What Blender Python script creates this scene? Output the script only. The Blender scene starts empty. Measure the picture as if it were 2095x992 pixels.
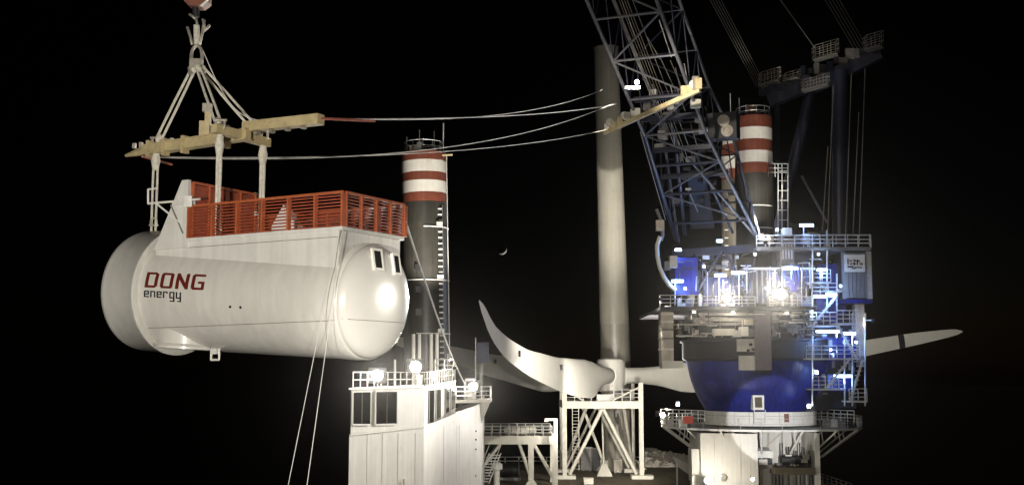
import bpy, math, random
from mathutils import Vector, Matrix, Quaternion
random.seed(7)
R = math.radians
S = bpy.context.scene
C = S.collection

# ------------------------------------------------------------------ camera, sky, sun, exposure
EYE = 30.0                       # camera height above the sea
F = 2400.0                       # focal length in photograph pixels
PITCH = R(6.4)
cam = bpy.data.cameras.new('camera'); cam.sensor_width = 36; cam.lens = F / 2095 * 36
cam.clip_start = 0.2; cam.clip_end = 60000
camo = bpy.data.objects.new('camera', cam); C.objects.link(camo)
camo.location = (0, 0, EYE); camo.rotation_euler = (R(90) + PITCH, 0, 0)
S.camera = camo

SUN_EL, SUN_AZ = R(-34), R(34)   # the sun is under the horizon: it lights only the moon
w = bpy.data.worlds.new('World'); S.world = w; w.use_nodes = True
nt = w.node_tree
sky = nt.nodes.new('ShaderNodeTexSky'); sky.sky_type = 'NISHITA'; sky.sun_disc = False
sky.sun_elevation = R(-8); sky.sun_rotation = SUN_AZ; sky.altitude = 10
bg = nt.nodes['Background']; bg.inputs[1].default_value = 0.15
nt.links.new(sky.outputs[0], bg.inputs[0])
sl = bpy.data.lights.new('sun', 'SUN'); sl.energy = 5.0; sl.angle = R(0.5); sl.color = (1, .95, .86)
so = bpy.data.objects.new('sun', sl); C.objects.link(so)
_sd = Vector((math.sin(SUN_AZ) * math.cos(SUN_EL), math.cos(SUN_AZ) * math.cos(SUN_EL), math.sin(SUN_EL)))
so.rotation_euler = _sd.to_track_quat('Z', 'Y').to_euler(); so.location = (0, 0, 300)
S.view_settings.view_transform = 'Standard'; S.view_settings.look = 'None'
S.view_settings.exposure = 0.0; S.view_settings.gamma = 1.0; S.view_settings.use_curve_mapping = False
S.render.engine = 'CYCLES'
S.cycles.use_denoising = True
S.cycles.max_bounces = 5; S.cycles.diffuse_bounces = 2; S.cycles.glossy_bounces = 2
S.cycles.transmission_bounces = 3; S.cycles.sample_clamp_indirect = 3.0
S.cycles.use_light_tree = True

# ------------------------------------------------------------------ helpers
def P(x, y, d):
    """photo pixel -> world point at horizontal distance d"""
    u = (x - 1047.5) / F; v = (496 - y) / F
    r = Vector((u, math.cos(PITCH) - v * math.sin(PITCH), math.sin(PITCH) + v * math.cos(PITCH)))
    return r * (d / r.y) + Vector((0, 0, EYE))

WORLD = {}
def put(o, M, parent):
    C.objects.link(o)
    WORLD[o.name] = M.copy()
    if parent is not None:
        o.parent = parent; o.matrix_parent_inverse = WORLD[parent.name].inverted()
    o.matrix_basis = M
    return o

def thing(name, label, cat, loc, group=None):
    o = bpy.data.objects.new(name, None); o.empty_display_size = .3
    put(o, Matrix.Translation(Vector(loc)), None)
    o['label'] = label; o['category'] = cat
    if group: o['group'] = group
    return o

def tag(o, label=None, cat=None, group=None, kind=None):
    if label: o['label'] = label
    if cat: o['category'] = cat
    if group: o['group'] = group
    if kind: o['kind'] = kind
    return o

class MB:
    def __init__(s): s.v = []; s.f = []
    def add(s, vs, fs):
        b = len(s.v); s.v += [Vector(q) for q in vs]; s.f += [tuple(b + i for i in q) for q in fs]; return s
    def hexa(s, c8):
        return s.add(c8, [(0, 3, 2, 1), (4, 5, 6, 7), (0, 1, 5, 4), (1, 2, 6, 5), (2, 3, 7, 6), (3, 0, 4, 7)])
    def box(s, c, h, M=None):
        c = Vector(c); M = M or Matrix.Identity(3)
        q = [(-1, -1, -1), (1, -1, -1), (1, 1, -1), (-1, 1, -1), (-1, -1, 1), (1, -1, 1), (1, 1, 1), (-1, 1, 1)]
        return s.hexa([c + M @ Vector((a[0] * h[0], a[1] * h[1], a[2] * h[2])) for a in q])
    def tube(s, pts, r, n=8, cap=True):
        pts = [Vector(p) for p in pts]; rs = r if isinstance(r, (list, tuple)) else [r] * len(pts)
        rings = []; up0 = None
        for i, p in enumerate(pts):
            t = (pts[min(i + 1, len(pts) - 1)] - pts[max(i - 1, 0)]).normalized()
            if up0 is None: up0 = Vector((0, 0, 1)) if abs(t.z) < .9 else Vector((1, 0, 0))
            a = t.cross(up0).normalized(); b = a.cross(t).normalized(); up0 = b
            rings.append([p + (a * math.cos(k * 2 * math.pi / n) + b * math.sin(k * 2 * math.pi / n)) * rs[i] for k in range(n)])
        return s.loft(rings, cap)
    def loft(s, rings, cap=True):
        n = len(rings[0]); vs = [v for rg in rings for v in rg]; fs = []
        for i in range(len(rings) - 1):
            for k in range(n):
                fs.append((i * n + k, i * n + (k + 1) % n, (i + 1) * n + (k + 1) % n, (i + 1) * n + k))
        if cap: fs += [tuple(reversed(range(n))), tuple((len(rings) - 1) * n + k for k in range(n))]
        return s.add(vs, fs)
    def lathe(s, prof, n=48, o=(0, 0, 0), M=None, cap=True):
        """prof: (height, radius) about local Z"""
        M = M or Matrix.Identity(3); o = Vector(o)
        return s.loft([[o + M @ Vector((r * math.cos(2 * math.pi * k / n), r * math.sin(2 * math.pi * k / n), h)) for k in range(n)] for h, r in prof], cap)
    def prism(s, poly, vec):
        poly = [Vector(p) for p in poly]; vec = Vector(vec); n = len(poly)
        return s.add(poly + [p + vec for p in poly], [tuple(reversed(range(n))), tuple(range(n, 2 * n))] + [(k, (k + 1) % n, n + (k + 1) % n, n + k) for k in range(n)])
    def build(s, name, mat, parent=None, smooth=None, origin=None):
        lo = Vector((min(v.x for v in s.v), min(v.y for v in s.v), min(v.z for v in s.v)))
        hi = Vector((max(v.x for v in s.v), max(v.y for v in s.v), max(v.z for v in s.v)))
        o0 = Vector(origin) if origin else Vector(((lo.x + hi.x) / 2, (lo.y + hi.y) / 2, lo.z))
        me = bpy.data.meshes.new(name); me.from_pydata([v - o0 for v in s.v], [], s.f)
        import bmesh
        bm = bmesh.new(); bm.from_mesh(me); bmesh.ops.recalc_face_normals(bm, faces=bm.faces); bm.to_mesh(me); bm.free()
        me.materials.append(mat)
        if smooth is not None:
            me.shade_smooth()
            me.set_sharp_from_angle(angle=R(smooth))
        ob = bpy.data.objects.new(name, me)
        return put(ob, Matrix.Translation(o0), parent)

_unit = {}
def unit(kind, mat):
    k = (kind, mat.name)
    if k not in _unit:
        m = MB()
        if kind == 'cyl': m.lathe([(0, 1), (1, 1)], 8)
        else: m.box((0, 0, .5), (.5, .5, .5))
        me = bpy.data.meshes.new(kind); me.from_pydata(m.v, [], m.f)
        import bmesh
        bm = bmesh.new(); bm.from_mesh(me); bmesh.ops.recalc_face_normals(bm, faces=bm.faces); bm.to_mesh(me); bm.free()
        if kind == 'cyl':
            me.shade_smooth(); me.set_sharp_from_angle(angle=R(50))
        me.materials.append(mat); _unit[k] = me
    return _unit[k]

def frame(p, q, up=(0, 0, 1)):
    z = (q - p).normalized(); up = Vector(up)
    if abs(z.dot(up)) > .98: up = Vector((0, 1, 0))
    x = up.cross(z).normalized(); y = z.cross(x)
    return Matrix((x, y, z)).transposed()

def bar(name, p, q, r, mat, parent):
    """round bar, its own object, shared mesh"""
    p = Vector(p); q = Vector(q)
    M = Matrix.Translation(p) @ frame(p, q).to_4x4() @ Matrix.Diagonal((r, r, (q - p).length, 1))
    return put(bpy.data.objects.new(name, unit('cyl', mat)), M, parent)

def beam(name, p, q, wd, ht, mat, parent, up=(0, 0, 1)):
    """rectangular beam from p to q (wd across, ht along up)"""
    p = Vector(p); q = Vector(q)
    M = Matrix.Translation(p) @ frame(p, q, up).to_4x4() @ Matrix.Diagonal((wd, ht, (q - p).length, 1))
    return put(bpy.data.objects.new(name, unit('box', mat)), M, parent)

def block(name, c, size, mat, parent, rz=0):
    """upright block whose base centre is c"""
    M = Matrix.Translation(Vector(c)) @ Matrix.Rotation(rz, 4, 'Z') @ Matrix.Diagonal((size[0], size[1], size[2], 1))
    return put(bpy.data.objects.new(name, unit('box', mat)), M, parent)

def pbox(name, x0, y0, x1, y1, d, th, mat, parent, bev=0.0):
    """block whose front face covers a photo rectangle at distance d, th deep"""
    a = P(x0, y1, d); b = P(x1, y0, d)
    o = block(name, ((a.x + b.x) / 2, d + th / 2, a.z), (abs(b.x - a.x), th, abs(b.z - a.z)), mat, parent)
    return o

def railing(name, pts, h, mat, parent, step=1.5, rails=3, r=.035, closed=False):
    """posts and rails of one railing run"""
    pts = [Vector(p) for p in pts]
    if closed: pts = pts + [pts[0]]
    m = MB()
    for a, b in zip(pts[:-1], pts[1:]):
        L = (b - a).length; n = max(1, round(L / step))
        for k in range(n + 1):
            q = a.lerp(b, k / n); m.tube([q, q + Vector((0, 0, h))], r * 1.15, 5)
        for j in range(rails):
            z = h * (j + 1) / rails
            m.tube([a + Vector((0, 0, z)), b + Vector((0, 0, z))], r, 5)
    return m.build(name, mat, parent)

# ------------------------------------------------------------------ materials
def material(name, col, rough=.5, metal=0., var=.12, scale=1.2, streak=.0, grime=None, coat=0., bump=0., spec=.5):
    m = bpy.data.materials.new(name); m.use_nodes = True
    t = m.node_tree; b = t.nodes['Principled BSDF']; L = t.links
    g = t.nodes.new('ShaderNodeNewGeometry')
    n = t.nodes.new('ShaderNodeTexNoise'); n.inputs['Scale'].default_value = scale; n.inputs['Detail'].default_value = 6; n.inputs['Roughness'].default_value = .62
    L.new(g.outputs['Position'], n.inputs['Vector'])
    r = t.nodes.new('ShaderNodeMapRange'); r.inputs[1].default_value = .3; r.inputs[2].default_value = .7
    r.inputs[3].default_value = 1 - var; r.inputs[4].default_value = 1 + var * .6
    L.new(n.outputs['Fac'], r.inputs[0])
    fac = r.outputs[0]
    if streak:
        mp = t.nodes.new('ShaderNodeMapping'); mp.inputs['Scale'].default_value = (3.2, 3.2, .16)
        L.new(g.outputs['Position'], mp.inputs['Vector'])
        n2 = t.nodes.new('ShaderNodeTexNoise'); n2.inputs['Scale'].default_value = .9; n2.inputs['Detail'].default_value = 5
        L.new(mp.outputs[0], n2.inputs['Vector'])
        r2 = t.nodes.new('ShaderNodeMapRange'); r2.inputs[1].default_value = .38; r2.inputs[2].default_value = .68
        r2.inputs[3].default_value = 1 - streak; r2.inputs[4].default_value = 1
        L.new(n2.outputs['Fac'], r2.inputs[0])
        mu = t.nodes.new('ShaderNodeMath'); mu.operation = 'MULTIPLY'
        L.new(fac, mu.inputs[0]); L.new(r2.outputs[0], mu.inputs[1]); fac = mu.outputs[0]
    vm = t.nodes.new('ShaderNodeVectorMath'); vm.operation = 'SCALE'
    vm.inputs[0].default_value = col
    L.new(fac, vm.inputs['Scale'])
    out = vm.outputs[0]
    if grime:
        n3 = t.nodes.new('ShaderNodeTexNoise'); n3.inputs['Scale'].default_value = scale * 2.3; n3.inputs['Detail'].default_value = 8; n3.inputs['Roughness'].default_value = .7
        L.new(g.outputs['Position'], n3.inputs['Vector'])
        r3 = t.nodes.new('ShaderNodeMapRange'); r3.inputs[1].default_value = .56; r3.inputs[2].default_value = .74
        r3.inputs[3].default_value = 0; r3.inputs[4].default_value = grime[1]
        L.new(n3.outputs['Fac'], r3.inputs[0])
        mx = t.nodes.new('ShaderNodeMix'); mx.data_type = 'RGBA'
        L.new(r3.outputs[0], mx.inputs[0]); L.new(out, mx.inputs[6]); mx.inputs[7].default_value = (*grime[0], 1)
        out = mx.outputs[2]
    L.new(out, b.inputs['Base Color'])
    b.inputs['Roughness'].default_value = rough; b.inputs['Metallic'].default_value = metal
    b.inputs['Coat Weight'].default_value = coat; b.inputs['Coat Roughness'].default_value = .12
    b.inputs['Specular IOR Level'].default_value = spec
    if bump:
        bp = t.nodes.new('ShaderNodeBump'); bp.inputs['Strength'].default_value = bump; bp.inputs['Distance'].default_value = .03
        L.new(n.outputs['Fac'], bp.inputs['Height']); L.new(bp.outputs[0], b.inputs['Normal'])
    return m

def glow(name, col, strength):
    m = bpy.data.materials.new(name); m.use_nodes = True
    b = m.node_tree.nodes['Principled BSDF']
    b.inputs['Base Color'].default_value = (*col, 1)
    b.inputs['Emission Color'].default_value = (*col, 1); b.inputs['Emission Strength'].default_value = strength
    return m

M = dict(
    gelcoat=material('nacelle_gelcoat', (.66, .635, .58), .36, var=.07, scale=.5, streak=.10, coat=.3, grime=((.50, .46, .39), .35)),
    tailcoat=material('tail_gelcoat', (.60, .58, .535), .26, var=.05, scale=.6, coat=.8),
    boxwhite=material('platform_white', (.72, .70, .65), .45, var=.08, scale=.7, streak=.14, grime=((.5, .44, .36), .3)),
    seam=material('seam_grey', (.22, .20, .17), .6),
    red=material('letter_red', (.125, .012, .008), .45, var=.05),
    black=material('black_paint', (.012, .012, .013), .4, var=.1),
    orange=material('orange_paint', (.42, .098, .032), .55, var=.25, scale=2.5, grime=((.16, .035, .015), .7)),
    slat=material('orange_slat_paint', (.30, .058, .024), .55, var=.25, scale=3., grime=((.10, .02, .012), .6)),
    yellow=material('yellow_beam_paint', (.52, .42, .23), .55, var=.22, scale=2., grime=((.16, .11, .05), .7), bump=.2),
    sling=material('sling_fabric', (.66, .62, .52), .8, var=.25, scale=6.),
    steel=material('worn_steel', (.42, .38, .32), .42, metal=.55, var=.3, scale=4.),
    rust=material('hook_red_brown', (.22, .08, .05), .6, var=.3, scale=3.),
    rope=material('tag_rope', (.62, .60, .55), .8, var=.2, scale=2.),
    redrope=material('red_rope', (.42, .12, .08), .8, var=.2, scale=2.),
    legblack=material('leg_black_coating', (.05, .046, .038), .42, var=.3, scale=.35, streak=.35, grime=((.10, .075, .05), .5)),
    legblack_lit=material('leg_black_coating_lit', (.17, .145, .11), .5, var=.3, scale=.4, streak=.3, grime=((.10, .075, .05), .5)),  # black leg coating lightened, standing in for lamplight on the furthest shaft
    legwhite=material('leg_white_band', (.72, .68, .60), .5, var=.10, scale=.8, streak=.12, grime=((.42, .33, .24), .45)),
    legred=material('leg_red_band', (.19, .050, .026), .55, var=.25, scale=1., streak=.25),
    white=material('ship_white', (.74, .70, .62), .5, var=.09, scale=.55, streak=.12, grime=((.45, .36, .26), .30)),
    trim=material('white_trim', (.80, .77, .70), .5, var=.08, scale=2.),
    glass=material('dark_glass', (.022, .021, .019), .06, var=.2, scale=.8, spec=.25),
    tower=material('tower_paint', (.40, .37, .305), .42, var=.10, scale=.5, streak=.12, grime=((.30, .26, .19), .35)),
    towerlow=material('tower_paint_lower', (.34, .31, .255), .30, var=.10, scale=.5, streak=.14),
    blade=material('blade_white', (.70, .67, .60), .38, var=.06, scale=.4, streak=.05, grime=((.5, .45, .36), .2)),
    frame=material('frame_cream', (.70, .66, .56), .5, var=.12, scale=1., grime=((.38, .30, .20), .45)),
    blue=material('crane_blue', (.015, .023, .215), .42, var=.4, scale=.7, streak=.45, grime=((.04, .035, .09), .7)),
    bluelow=material('crane_blue_boom', (.020, .023, .042), .42, var=.25, scale=1.5),
    chord=material('boom_blue_lit', (.17, .17, .185), .35, metal=.2, var=.2, scale=2.),  # pale copy of the boom blue, lamplight put into chords and front braces
    dark=material('dark_machinery', (.022, .021, .024), .55, var=.4, scale=1.4, grime=((.05, .04, .032), .5)),
    grey=material('machinery_grey', (.20, .185, .17), .5, var=.3, scale=1.5, grime=((.08, .06, .05), .6)),
    mauve=material('grey_mauve_paint', (.20, .175, .19), .45, var=.15, scale=1.),
    beige=material('tank_beige', (.60, .53, .44), .5, var=.25, scale=1.2, streak=.2, grime=((.25, .18, .12), .5)),
    galv=material('galvanised_rail', (.62, .60, .56), .45, metal=.25, var=.2, scale=3.),
    corr=material('corrugated_grey', (.24, .24, .245), .45, metal=.2, var=.2, scale=1.5),
    deck=material('deck_coating', (.115, .095, .058), .75, var=.45, scale=.7, grime=((.05, .04, .03), .7), bump=.4),
    hull=material('hull_navy', (.02, .024, .05), .5, var=.2, scale=.2),
    lifered=material('lifebuoy_red', (.42, .07, .045), .5),
    moonrock=material('moon_rock', (.55, .53, .50), .95, var=.2, scale=.02),
    tp=material('transition_yellow', (.55, .38, .04), .55, var=.15),
    flood=glow('floodlight_lens', (1.0, .90, .70), 90.),
    tube=glow('tube_lens', (.62, .80, 1.0), 9.),
    bulb=glow('lamp_lens_cool', (.70, .84, 1.0), 14.),
)
sea_m = material('night_sea', (.004, .005, .006), .10, var=.3, scale=.3, bump=0)
_t = sea_m.node_tree
_w = _t.nodes.new('ShaderNodeTexNoise'); _w.inputs['Scale'].default_value = .35; _w.inputs['Detail'].default_value = 6
_g = _t.nodes.new('ShaderNodeNewGeometry'); _b = _t.nodes.new('ShaderNodeBump'); _b.inputs['Strength'].default_value = .8; _b.inputs['Distance'].default_value = .8
_t.links.new(_g.outputs['Position'], _w.inputs['Vector']); _t.links.new(_w.outputs['Fac'], _b.inputs['Height'])
_t.links.new(_b.outputs[0], _t.nodes['Principled BSDF'].inputs['Normal'])

def spot(loc, target, watts, size, blend=.5, col=(1, .955, .865), rad=.25, parent=None, name='lamp_light'):
    l = bpy.data.lights.new(name, 'SPOT'); l.energy = watts; l.spot_size = R(size); l.spot_blend = blend; l.color = col; l.shadow_soft_size = rad
    o = bpy.data.objects.new(name, l)
    d = (Vector(target) - Vector(loc)).normalized()
    return put(o, Matrix.Translation(Vector(loc)) @ d.to_track_quat('-Z', 'Y').to_matrix().to_4x4(), parent)

def point(loc, watts, col=(.62, .78, 1.0), rad=.2, parent=None, name='lamp_light'):
    l = bpy.data.lights.new(name, 'POINT'); l.energy = watts; l.color = col; l.shadow_soft_size = rad
    return put(bpy.data.objects.new(name, l), Matrix.Translation(Vector(loc)), parent)

def floodlight(loc, target, watts, size, parent, scale=1., blend=.5, lens_mat=None, col=(1, .955, .865), post=None, halo_w=0, halo_deg=3.):
    """housing + lens aimed at target; the light sits just in front of the lens"""
    loc = Vector(loc); d = (Vector(target) - loc).normalized()
    fr = frame(loc, loc + d)
    m = MB(); m.loft([[loc + fr @ Vector((x * scale, y * scale, z * scale)) for x, y in ((-a, -b), (a, -b), (a, b), (-a, b))] for a, b, z in ((.22, .18, -.34), (.42, .34, -.10), (.46, .38, .06))])
    h = m.build('floodlight', M['dark'], parent)
    lens = [(0, 0, .36 if scale < 1.3 else .27)]
    for lx, ly, lr in lens:
        m = MB(); q_ = loc + fr @ Vector((lx * scale, ly * scale, 0))
        m.lathe([(.065 * scale, lr * scale), (.10 * scale, lr * .92 * scale), (.12 * scale, lr * .55 * scale)], 16, q_, fr)
        m.build('lens', lens_mat or M['flood'], h, 60)
    if post:
        bar('post', Vector(post), loc - fr @ Vector((0, 0, .2 * scale)), .06, M['galv'], h)
    spot(loc + d * (.35 * scale), target, watts, size, blend, col, .28 * scale, h)
    if halo_w:      # extra narrow spot at the camera, added for a halo in the haze
        spot(loc + d * (.35 * scale), (0, 0, EYE), halo_w, halo_deg, .6, col, .1, h)
    return h

# ------------------------------------------------------------------ sea, moon
m = MB(); m.add([(-2600, -1400, 0), (2600, -1400, 0), (2600, 3200, 0), (-2600, 3200, 0)], [(0, 1, 2, 3)])
tag(m.build('sea', sea_m), kind='structure')
mp = P(1027, 511, 12000)
m = MB()
mr = 12000 * 10.0 / F
m.lathe([(-mr * math.cos(a), max(.01, mr * math.sin(a))) for a in [math.pi * k / 24 for k in range(25)]], 48, mp)
tag(m.build('moon', M['moonrock'], None, 80), 'thin crescent moon low in the black night sky', 'moon')

# ------------------------------------------------------------------ vessel hull and deck
DZ = EYE - 14.5
t = thing('installation_vessel', 'broad jacked up deck of the installation ship with dark hull', 'ship', (14, 130, DZ - 8))
m = MB(); m.prism([(-17, 84, DZ - 8), (42, 84, DZ - 8), (42, 193, DZ - 8), (-17, 193, DZ - 8)], (0, 0, 7.9))
m.build('hull', M['hull'], t)
# deck plates with butt seams
nx, ny = 12, 18
for i in range(nx):
    for j in range(ny):
        x0 = -17 + 59 * i / nx; y0 = 84 + 109 * j / ny
        if y0 < 145: continue
        block('deck_plate', (x0 + 59 / nx / 2, y0 + 109 / ny / 2, DZ - .1), (59 / nx - .06, 109 / ny - .06, .1 + random.uniform(0, .012)), M['deck'], t)
m = MB(); m.prism([(-17, 84, DZ - .1), (42, 84, DZ - .1), (42, 145.2, DZ - .1), (-17, 145.2, DZ - .1)], (0, 0, .09)); m.build('foredeck', M['deck'], t)
railing('railing', [(-10, 192, DZ), (10, 192, DZ), (26, 192, DZ), (41, 192, DZ)], 1.25, M['galv'], t, 2.2, 2, .06)
railing('railing', [(41.5, 192, DZ), (41.5, 146, DZ)], 1.25, M['galv'], t, 2.2, 3, .05)

# ------------------------------------------------------------------ jack-up legs
def leg(label, xt, yt, xb, yb, d, r, bands, group, zlow=-6, shaft='legblack'):
    top = P(xt, yt, d); bt = P(xb, yb, d)
    ax = (top - bt).normalized()
    def at(y):
        q = P(xt, y, d); return top + ax * ((q.z - top.z) / ax.z)
    base = top + ax * ((zlow - top.z) / ax.z)
    t = thing('jack_up_leg', label, 'leg', base, group)
    fr = frame(base, top)
    edges = [yt] + [b[0] for b in bands]
    for k, (y1, mk) in enumerate(bands):
        a = at(edges[k]); b = at(y1)
        m = MB(); m.lathe([(0, r), ((a - b).length - .02, r)], 64, b, fr); m.build('band', M[mk], t, 40)
    a = at(bands[-1][0])
    m = MB(); m.lathe([(0, r), ((a - base).length - .02, r)], 64, base, fr); m.build('shaft', M[shaft], t, 40)
    return t, at, fr, top

lt, lat, lfr, ltop = leg('dark jack up leg with two white bands standing behind the bridge house', 867, 315, 872, 683, 116, 2.24,
                         [(333, 'legred'), (357, 'legwhite'), (374, 'legred'), (398, 'legwhite'), (417, 'legred')], 'jack up legs')
# cap railing, antennas, ladder, collars
rp = [ltop + Vector((1.95 * math.cos(a), 1.95 * math.sin(a), 0)) for a in [2 * math.pi * k / 12 for k in range(12)]]
railing('cap_railing', rp, 1.1, M['galv'], lt, 1.2, 2, .04, True)
for px, h in ((832, 1.6), (858, 2.3), (866, 1.5), (888, 2.2), (907, 3.0)):
    q = P(px, 314, 115.4); bar('antenna', (q.x, q.y, ltop.z), (q.x, q.y, ltop.z + h), .05, M['galv'], lt)
block('beacon', P(858, 314, 115) + Vector((0, 0, 0)), (.5, .5, 1.1), M['galv'], lt)
block('junction_box', P(845, 314, 115.2), (.7, .5, .8), M['steel'], lt)
beam('arm', P(905, 318, 114.6), P(926, 317, 114.6), .18, .14, M['yellow'], lt)
for i in range(29):
    y = 432 + i * 11.6
    q = lat(y) + Vector((1.52, -1.66, 0))
    beam('rung', q - Vector((.30, 0, 0)), q + Vector((.30, 0, 0)), .12, .12, M['trim'], lt)
for s in (-.36, .36):
    bar('ladder_stile', lat(425) + Vector((1.52 + s, -1.70, 0)), lat(765) + Vector((1.52 + s, -1.70, 0)), .025, M['grey'], lt)
bar('cable', lat(318) + Vector((2.3, -.5, 0)), lat(765) + Vector((2.3, -.5, 0)), .05, M['galv'], lt)
for y in (468, 575, 683):
    m = MB(); n = 20; pts = []
    a0 = {468: -1.55, 575: -2.6, 683: -1.9}[y]
    for k in range(n + 1):
        a = a0 + (.15 - a0) * k / n; pts.append(lat(y) + Vector((2.34 * math.cos(a), 2.34 * math.sin(a), 0)))
    m.tube(pts, .06, 6); m.build('collar', M['trim'], lt)
for y in (466, 573, 681):
    block('bracket', lat(y) + Vector((1.6, -1.95, 0)), (.6, .3, .35), M['galv'], lt)
for y in (550, 594, 640):
    block('pin_hole', lat(y + 7) + Vector((-.55, -2.26, 0)), (.55, .16, .62), M['black'], lt)

rt, rat, rfr, rtop = leg('dark jack up leg with two white bands rising through the blue crane', 1541, 242, 1546, 560, 141, 2.27,
                         [(266, 'legred'), (290, 'legwhite'), (313, 'legred'), (337, 'legwhite'), (358, 'legred')], 'jack up legs')
rp = [rtop + Vector((2.05 * math.cos(a), 2.05 * math.sin(a), 0)) for a in [2 * math.pi * k / 12 for k in range(12)]]
railing('cap_railing', rp, 1.15, M['galv'], rt, 1.2, 2, .05, True)
for px, h in ((1513, 2.4), (1495, 3.0), (1527, 1.6)):
    q = P(px, 242, 140.6); bar('antenna', (q.x, q.y, rtop.z), (q.x, q.y, rtop.z + h), .05, M['galv'], rt)
block('winch_head', (rtop.x - .3, rtop.y, rtop.z), (1.1, 1.0, 1.5), M['rust'], rt)
for y in (425, 470):
    m = MB(); m.tube([rat(y) + Vector((2.36 * math.cos(a), 2.36 * math.sin(a), 0)) for a in [-1.9 + 1.2 * k / 12 for k in range(13)]], .07, 6); m.build('collar', M['trim'], rt)
bt_, bat, bfr, btop = leg('furthest jack up leg, banded and half hidden behind the crane boom', 1509, 252, 1512, 560, 163, 2.3,
                          [(276, 'legred'), (299, 'legwhite'), (321, 'legred'), (349, 'legwhite'), (371, 'legred')], 'jack up legs', shaft='legblack_lit')
for i in range(10):
    q = bat(425 + i * 16) + Vector((-1.9, -1.45, 0))
    beam('rung', q - Vector((.3, 0, 0)), q + Vector((.35, 0, 0)), .14, .14, M['trim'], bt_)
for s in (-.36, .36):
    bar('ladder_stile', bat(400) + Vector((-1.9 + s, -1.55, 0)), bat(580) + Vector((-1.9 + s, -1.55, 0)), .03, M['grey'], bt_)

# ------------------------------------------------------------------ nacelle
C1 = P(762, 617, 42.7); C2 = P(297, 594, 48.5)
NX = (C2 - C1).normalized(); NLEN = (C2 - C1).length
NY = Vector((-NX.y, NX.x, 0)).normalized()
if NY.y < 0: NY = -NY
NZ = NX.cross(NY).normalized()
if NZ.z < 0: NZ = -NZ
HX = Vector((NX.x, NX.y, 0)).normalized()            # level direction along the nacelle
def NB(x, y, z): return C1 + NX * x + NY * y + NZ * z   # body frame
def NP(s, y, z): return C1 + HX * s + NY * y + Vector((0, 0, z))   # level frame (z above tail centre)
BODY = [(0.02, 2.07), (.12, 2.12), (.5, 2.15), (2, 2.17), (5, 2.22), (8, 2.27), (9.62, 2.30)]
nac = thing('nacelle', 'white turbine nacelle with orange railed roof deck hanging from the lifting yoke', 'nacelle', C1 + HX * 6 - Vector((0, 0, 2)))
Mx = Matrix((NY, NZ, NX)).transposed()
m = MB(); m.lathe(BODY, 128, C1, Mx, cap=False); body = m.build('body', M['gelcoat'], nac, 35)
m = MB(); m.lathe([(9.60, 2.25), (9.60, 2.50), (9.64, 2.55), (9.72, 2.55), (9.78, 2.50), (11.35, 2.46), (11.52, 2.42), (11.6, 2.32), (11.62, 2.1), (11.6, 1.9), (11.5, .2)], 128, C1, Mx)
m.build('front_ring', M['gelcoat'], nac, 40)
TAILP = [(.05, 2.06)] + [(-.60 * math.sqrt(max(0, 1 - (q / 2.062) ** 3)), q) for q in (2.06, 2.05, 2.03, 2.0, 1.96, 1.9, 1.82, 1.72, 1.6, 1.45, 1.25, 1.0, .7, .4, .02)]
m = MB(); m.lathe([(-h, r) for h, r in TAILP], 128, C1, Matrix((NY, NZ, -NX)).transposed()); tailp = m.build('tail_cover', M['tailcoat'], nac, 60)
m = MB(); m.lathe([(.0, 2.075), (.06, 2.10), (.09, 2.125)], 128, C1, Mx, cap=False); m.build('tail_lip', M['gelcoat'], nac, 60)
def rad(x):
    for (a, ra), (b, rb) in zip(BODY[:-1], BODY[1:]):
        if a <= x <= b: return ra + (rb - ra) * (x - a) / (b - a)
    return BODY[-1][1]
def on_body(x, ang, out=0.0):      # ang above the camera-side horizontal
    r = rad(x) + out
    return NB(x, -r * math.cos(ang), r * math.sin(ang))
SE = R(-19)
m = MB(); m.tube([on_body(.1 + 9.4 * k / 24, R(-21) + (R(-41) - R(-21)) * k / 24, -.004) for k in range(25)], .016, 5); m.build('seam', M['seam'], body)
m = MB(); m.tube([C1 - NX * .02 + (NY * math.cos(a) + NZ * math.sin(a)) * 0 + NY * y + NZ * (math.sin(SE) * 2.12) - NX * (-.025 + .60 * math.sqrt(max(0, 1 - (math.hypot(y, .69) / 2.062) ** 3))) for a, y in [(0, -1.9 + 3.8 * k / 20) for k in range(21)]], .014, 5); m.build('seam', M['seam'], tailp)
for x in (4.85, 4.35):
    q = on_body(x, R(-13)); m = MB(); m.tube([q + NY * .02, q - NY * .03], .05, 8); m.build('lifting_socket', M['black'], body)

# lettering wrapped on the body
def stroke_quads(strokes):
    out = []
    for x0, y0, x1, y1, wv in strokes:
        dx, dy = x1 - x0, y1 - y0; L = math.hypot(dx, dy) or 1
        nx_, ny_ = -dy / L * wv / 2, dx / L * wv / 2
        out.append([(x0 + nx_, y0 + ny_), (x0 - nx_, y0 - ny_), (x1 - nx_, y1 - ny_), (x1 + nx_, y1 + ny_)])
    return out
def letter(quads, x_start, wd, ht, ang0, mat, lift):
    m = MB(); N = 5
    for q in quads:
        g = []
        for i in range(N + 1):
            for j in range(N + 1):
                u, v = i / N, j / N
                px = (q[0][0] * (1 - u) + q[3][0] * u) * (1 - v) + (q[1][0] * (1 - u) + q[2][0] * u) * v
                py = (q[0][1] * (1 - u) + q[3][1] * u) * (1 - v) + (q[1][1] * (1 - u) + q[2][1] * u) * v
                x = x_start - px * wd; g.append(on_body(x, ang0 + py * ht / 2.25, lift))
        m.add(g, [(i * (N + 1) + j, i * (N + 1) + j + 1, (i + 1) * (N + 1) + j + 1, (i + 1) * (N + 1) + j) for i in range(N) for j in range(N)])
    return m.build('letter', mat, body)
B_ = .26; H_ = .15
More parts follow.
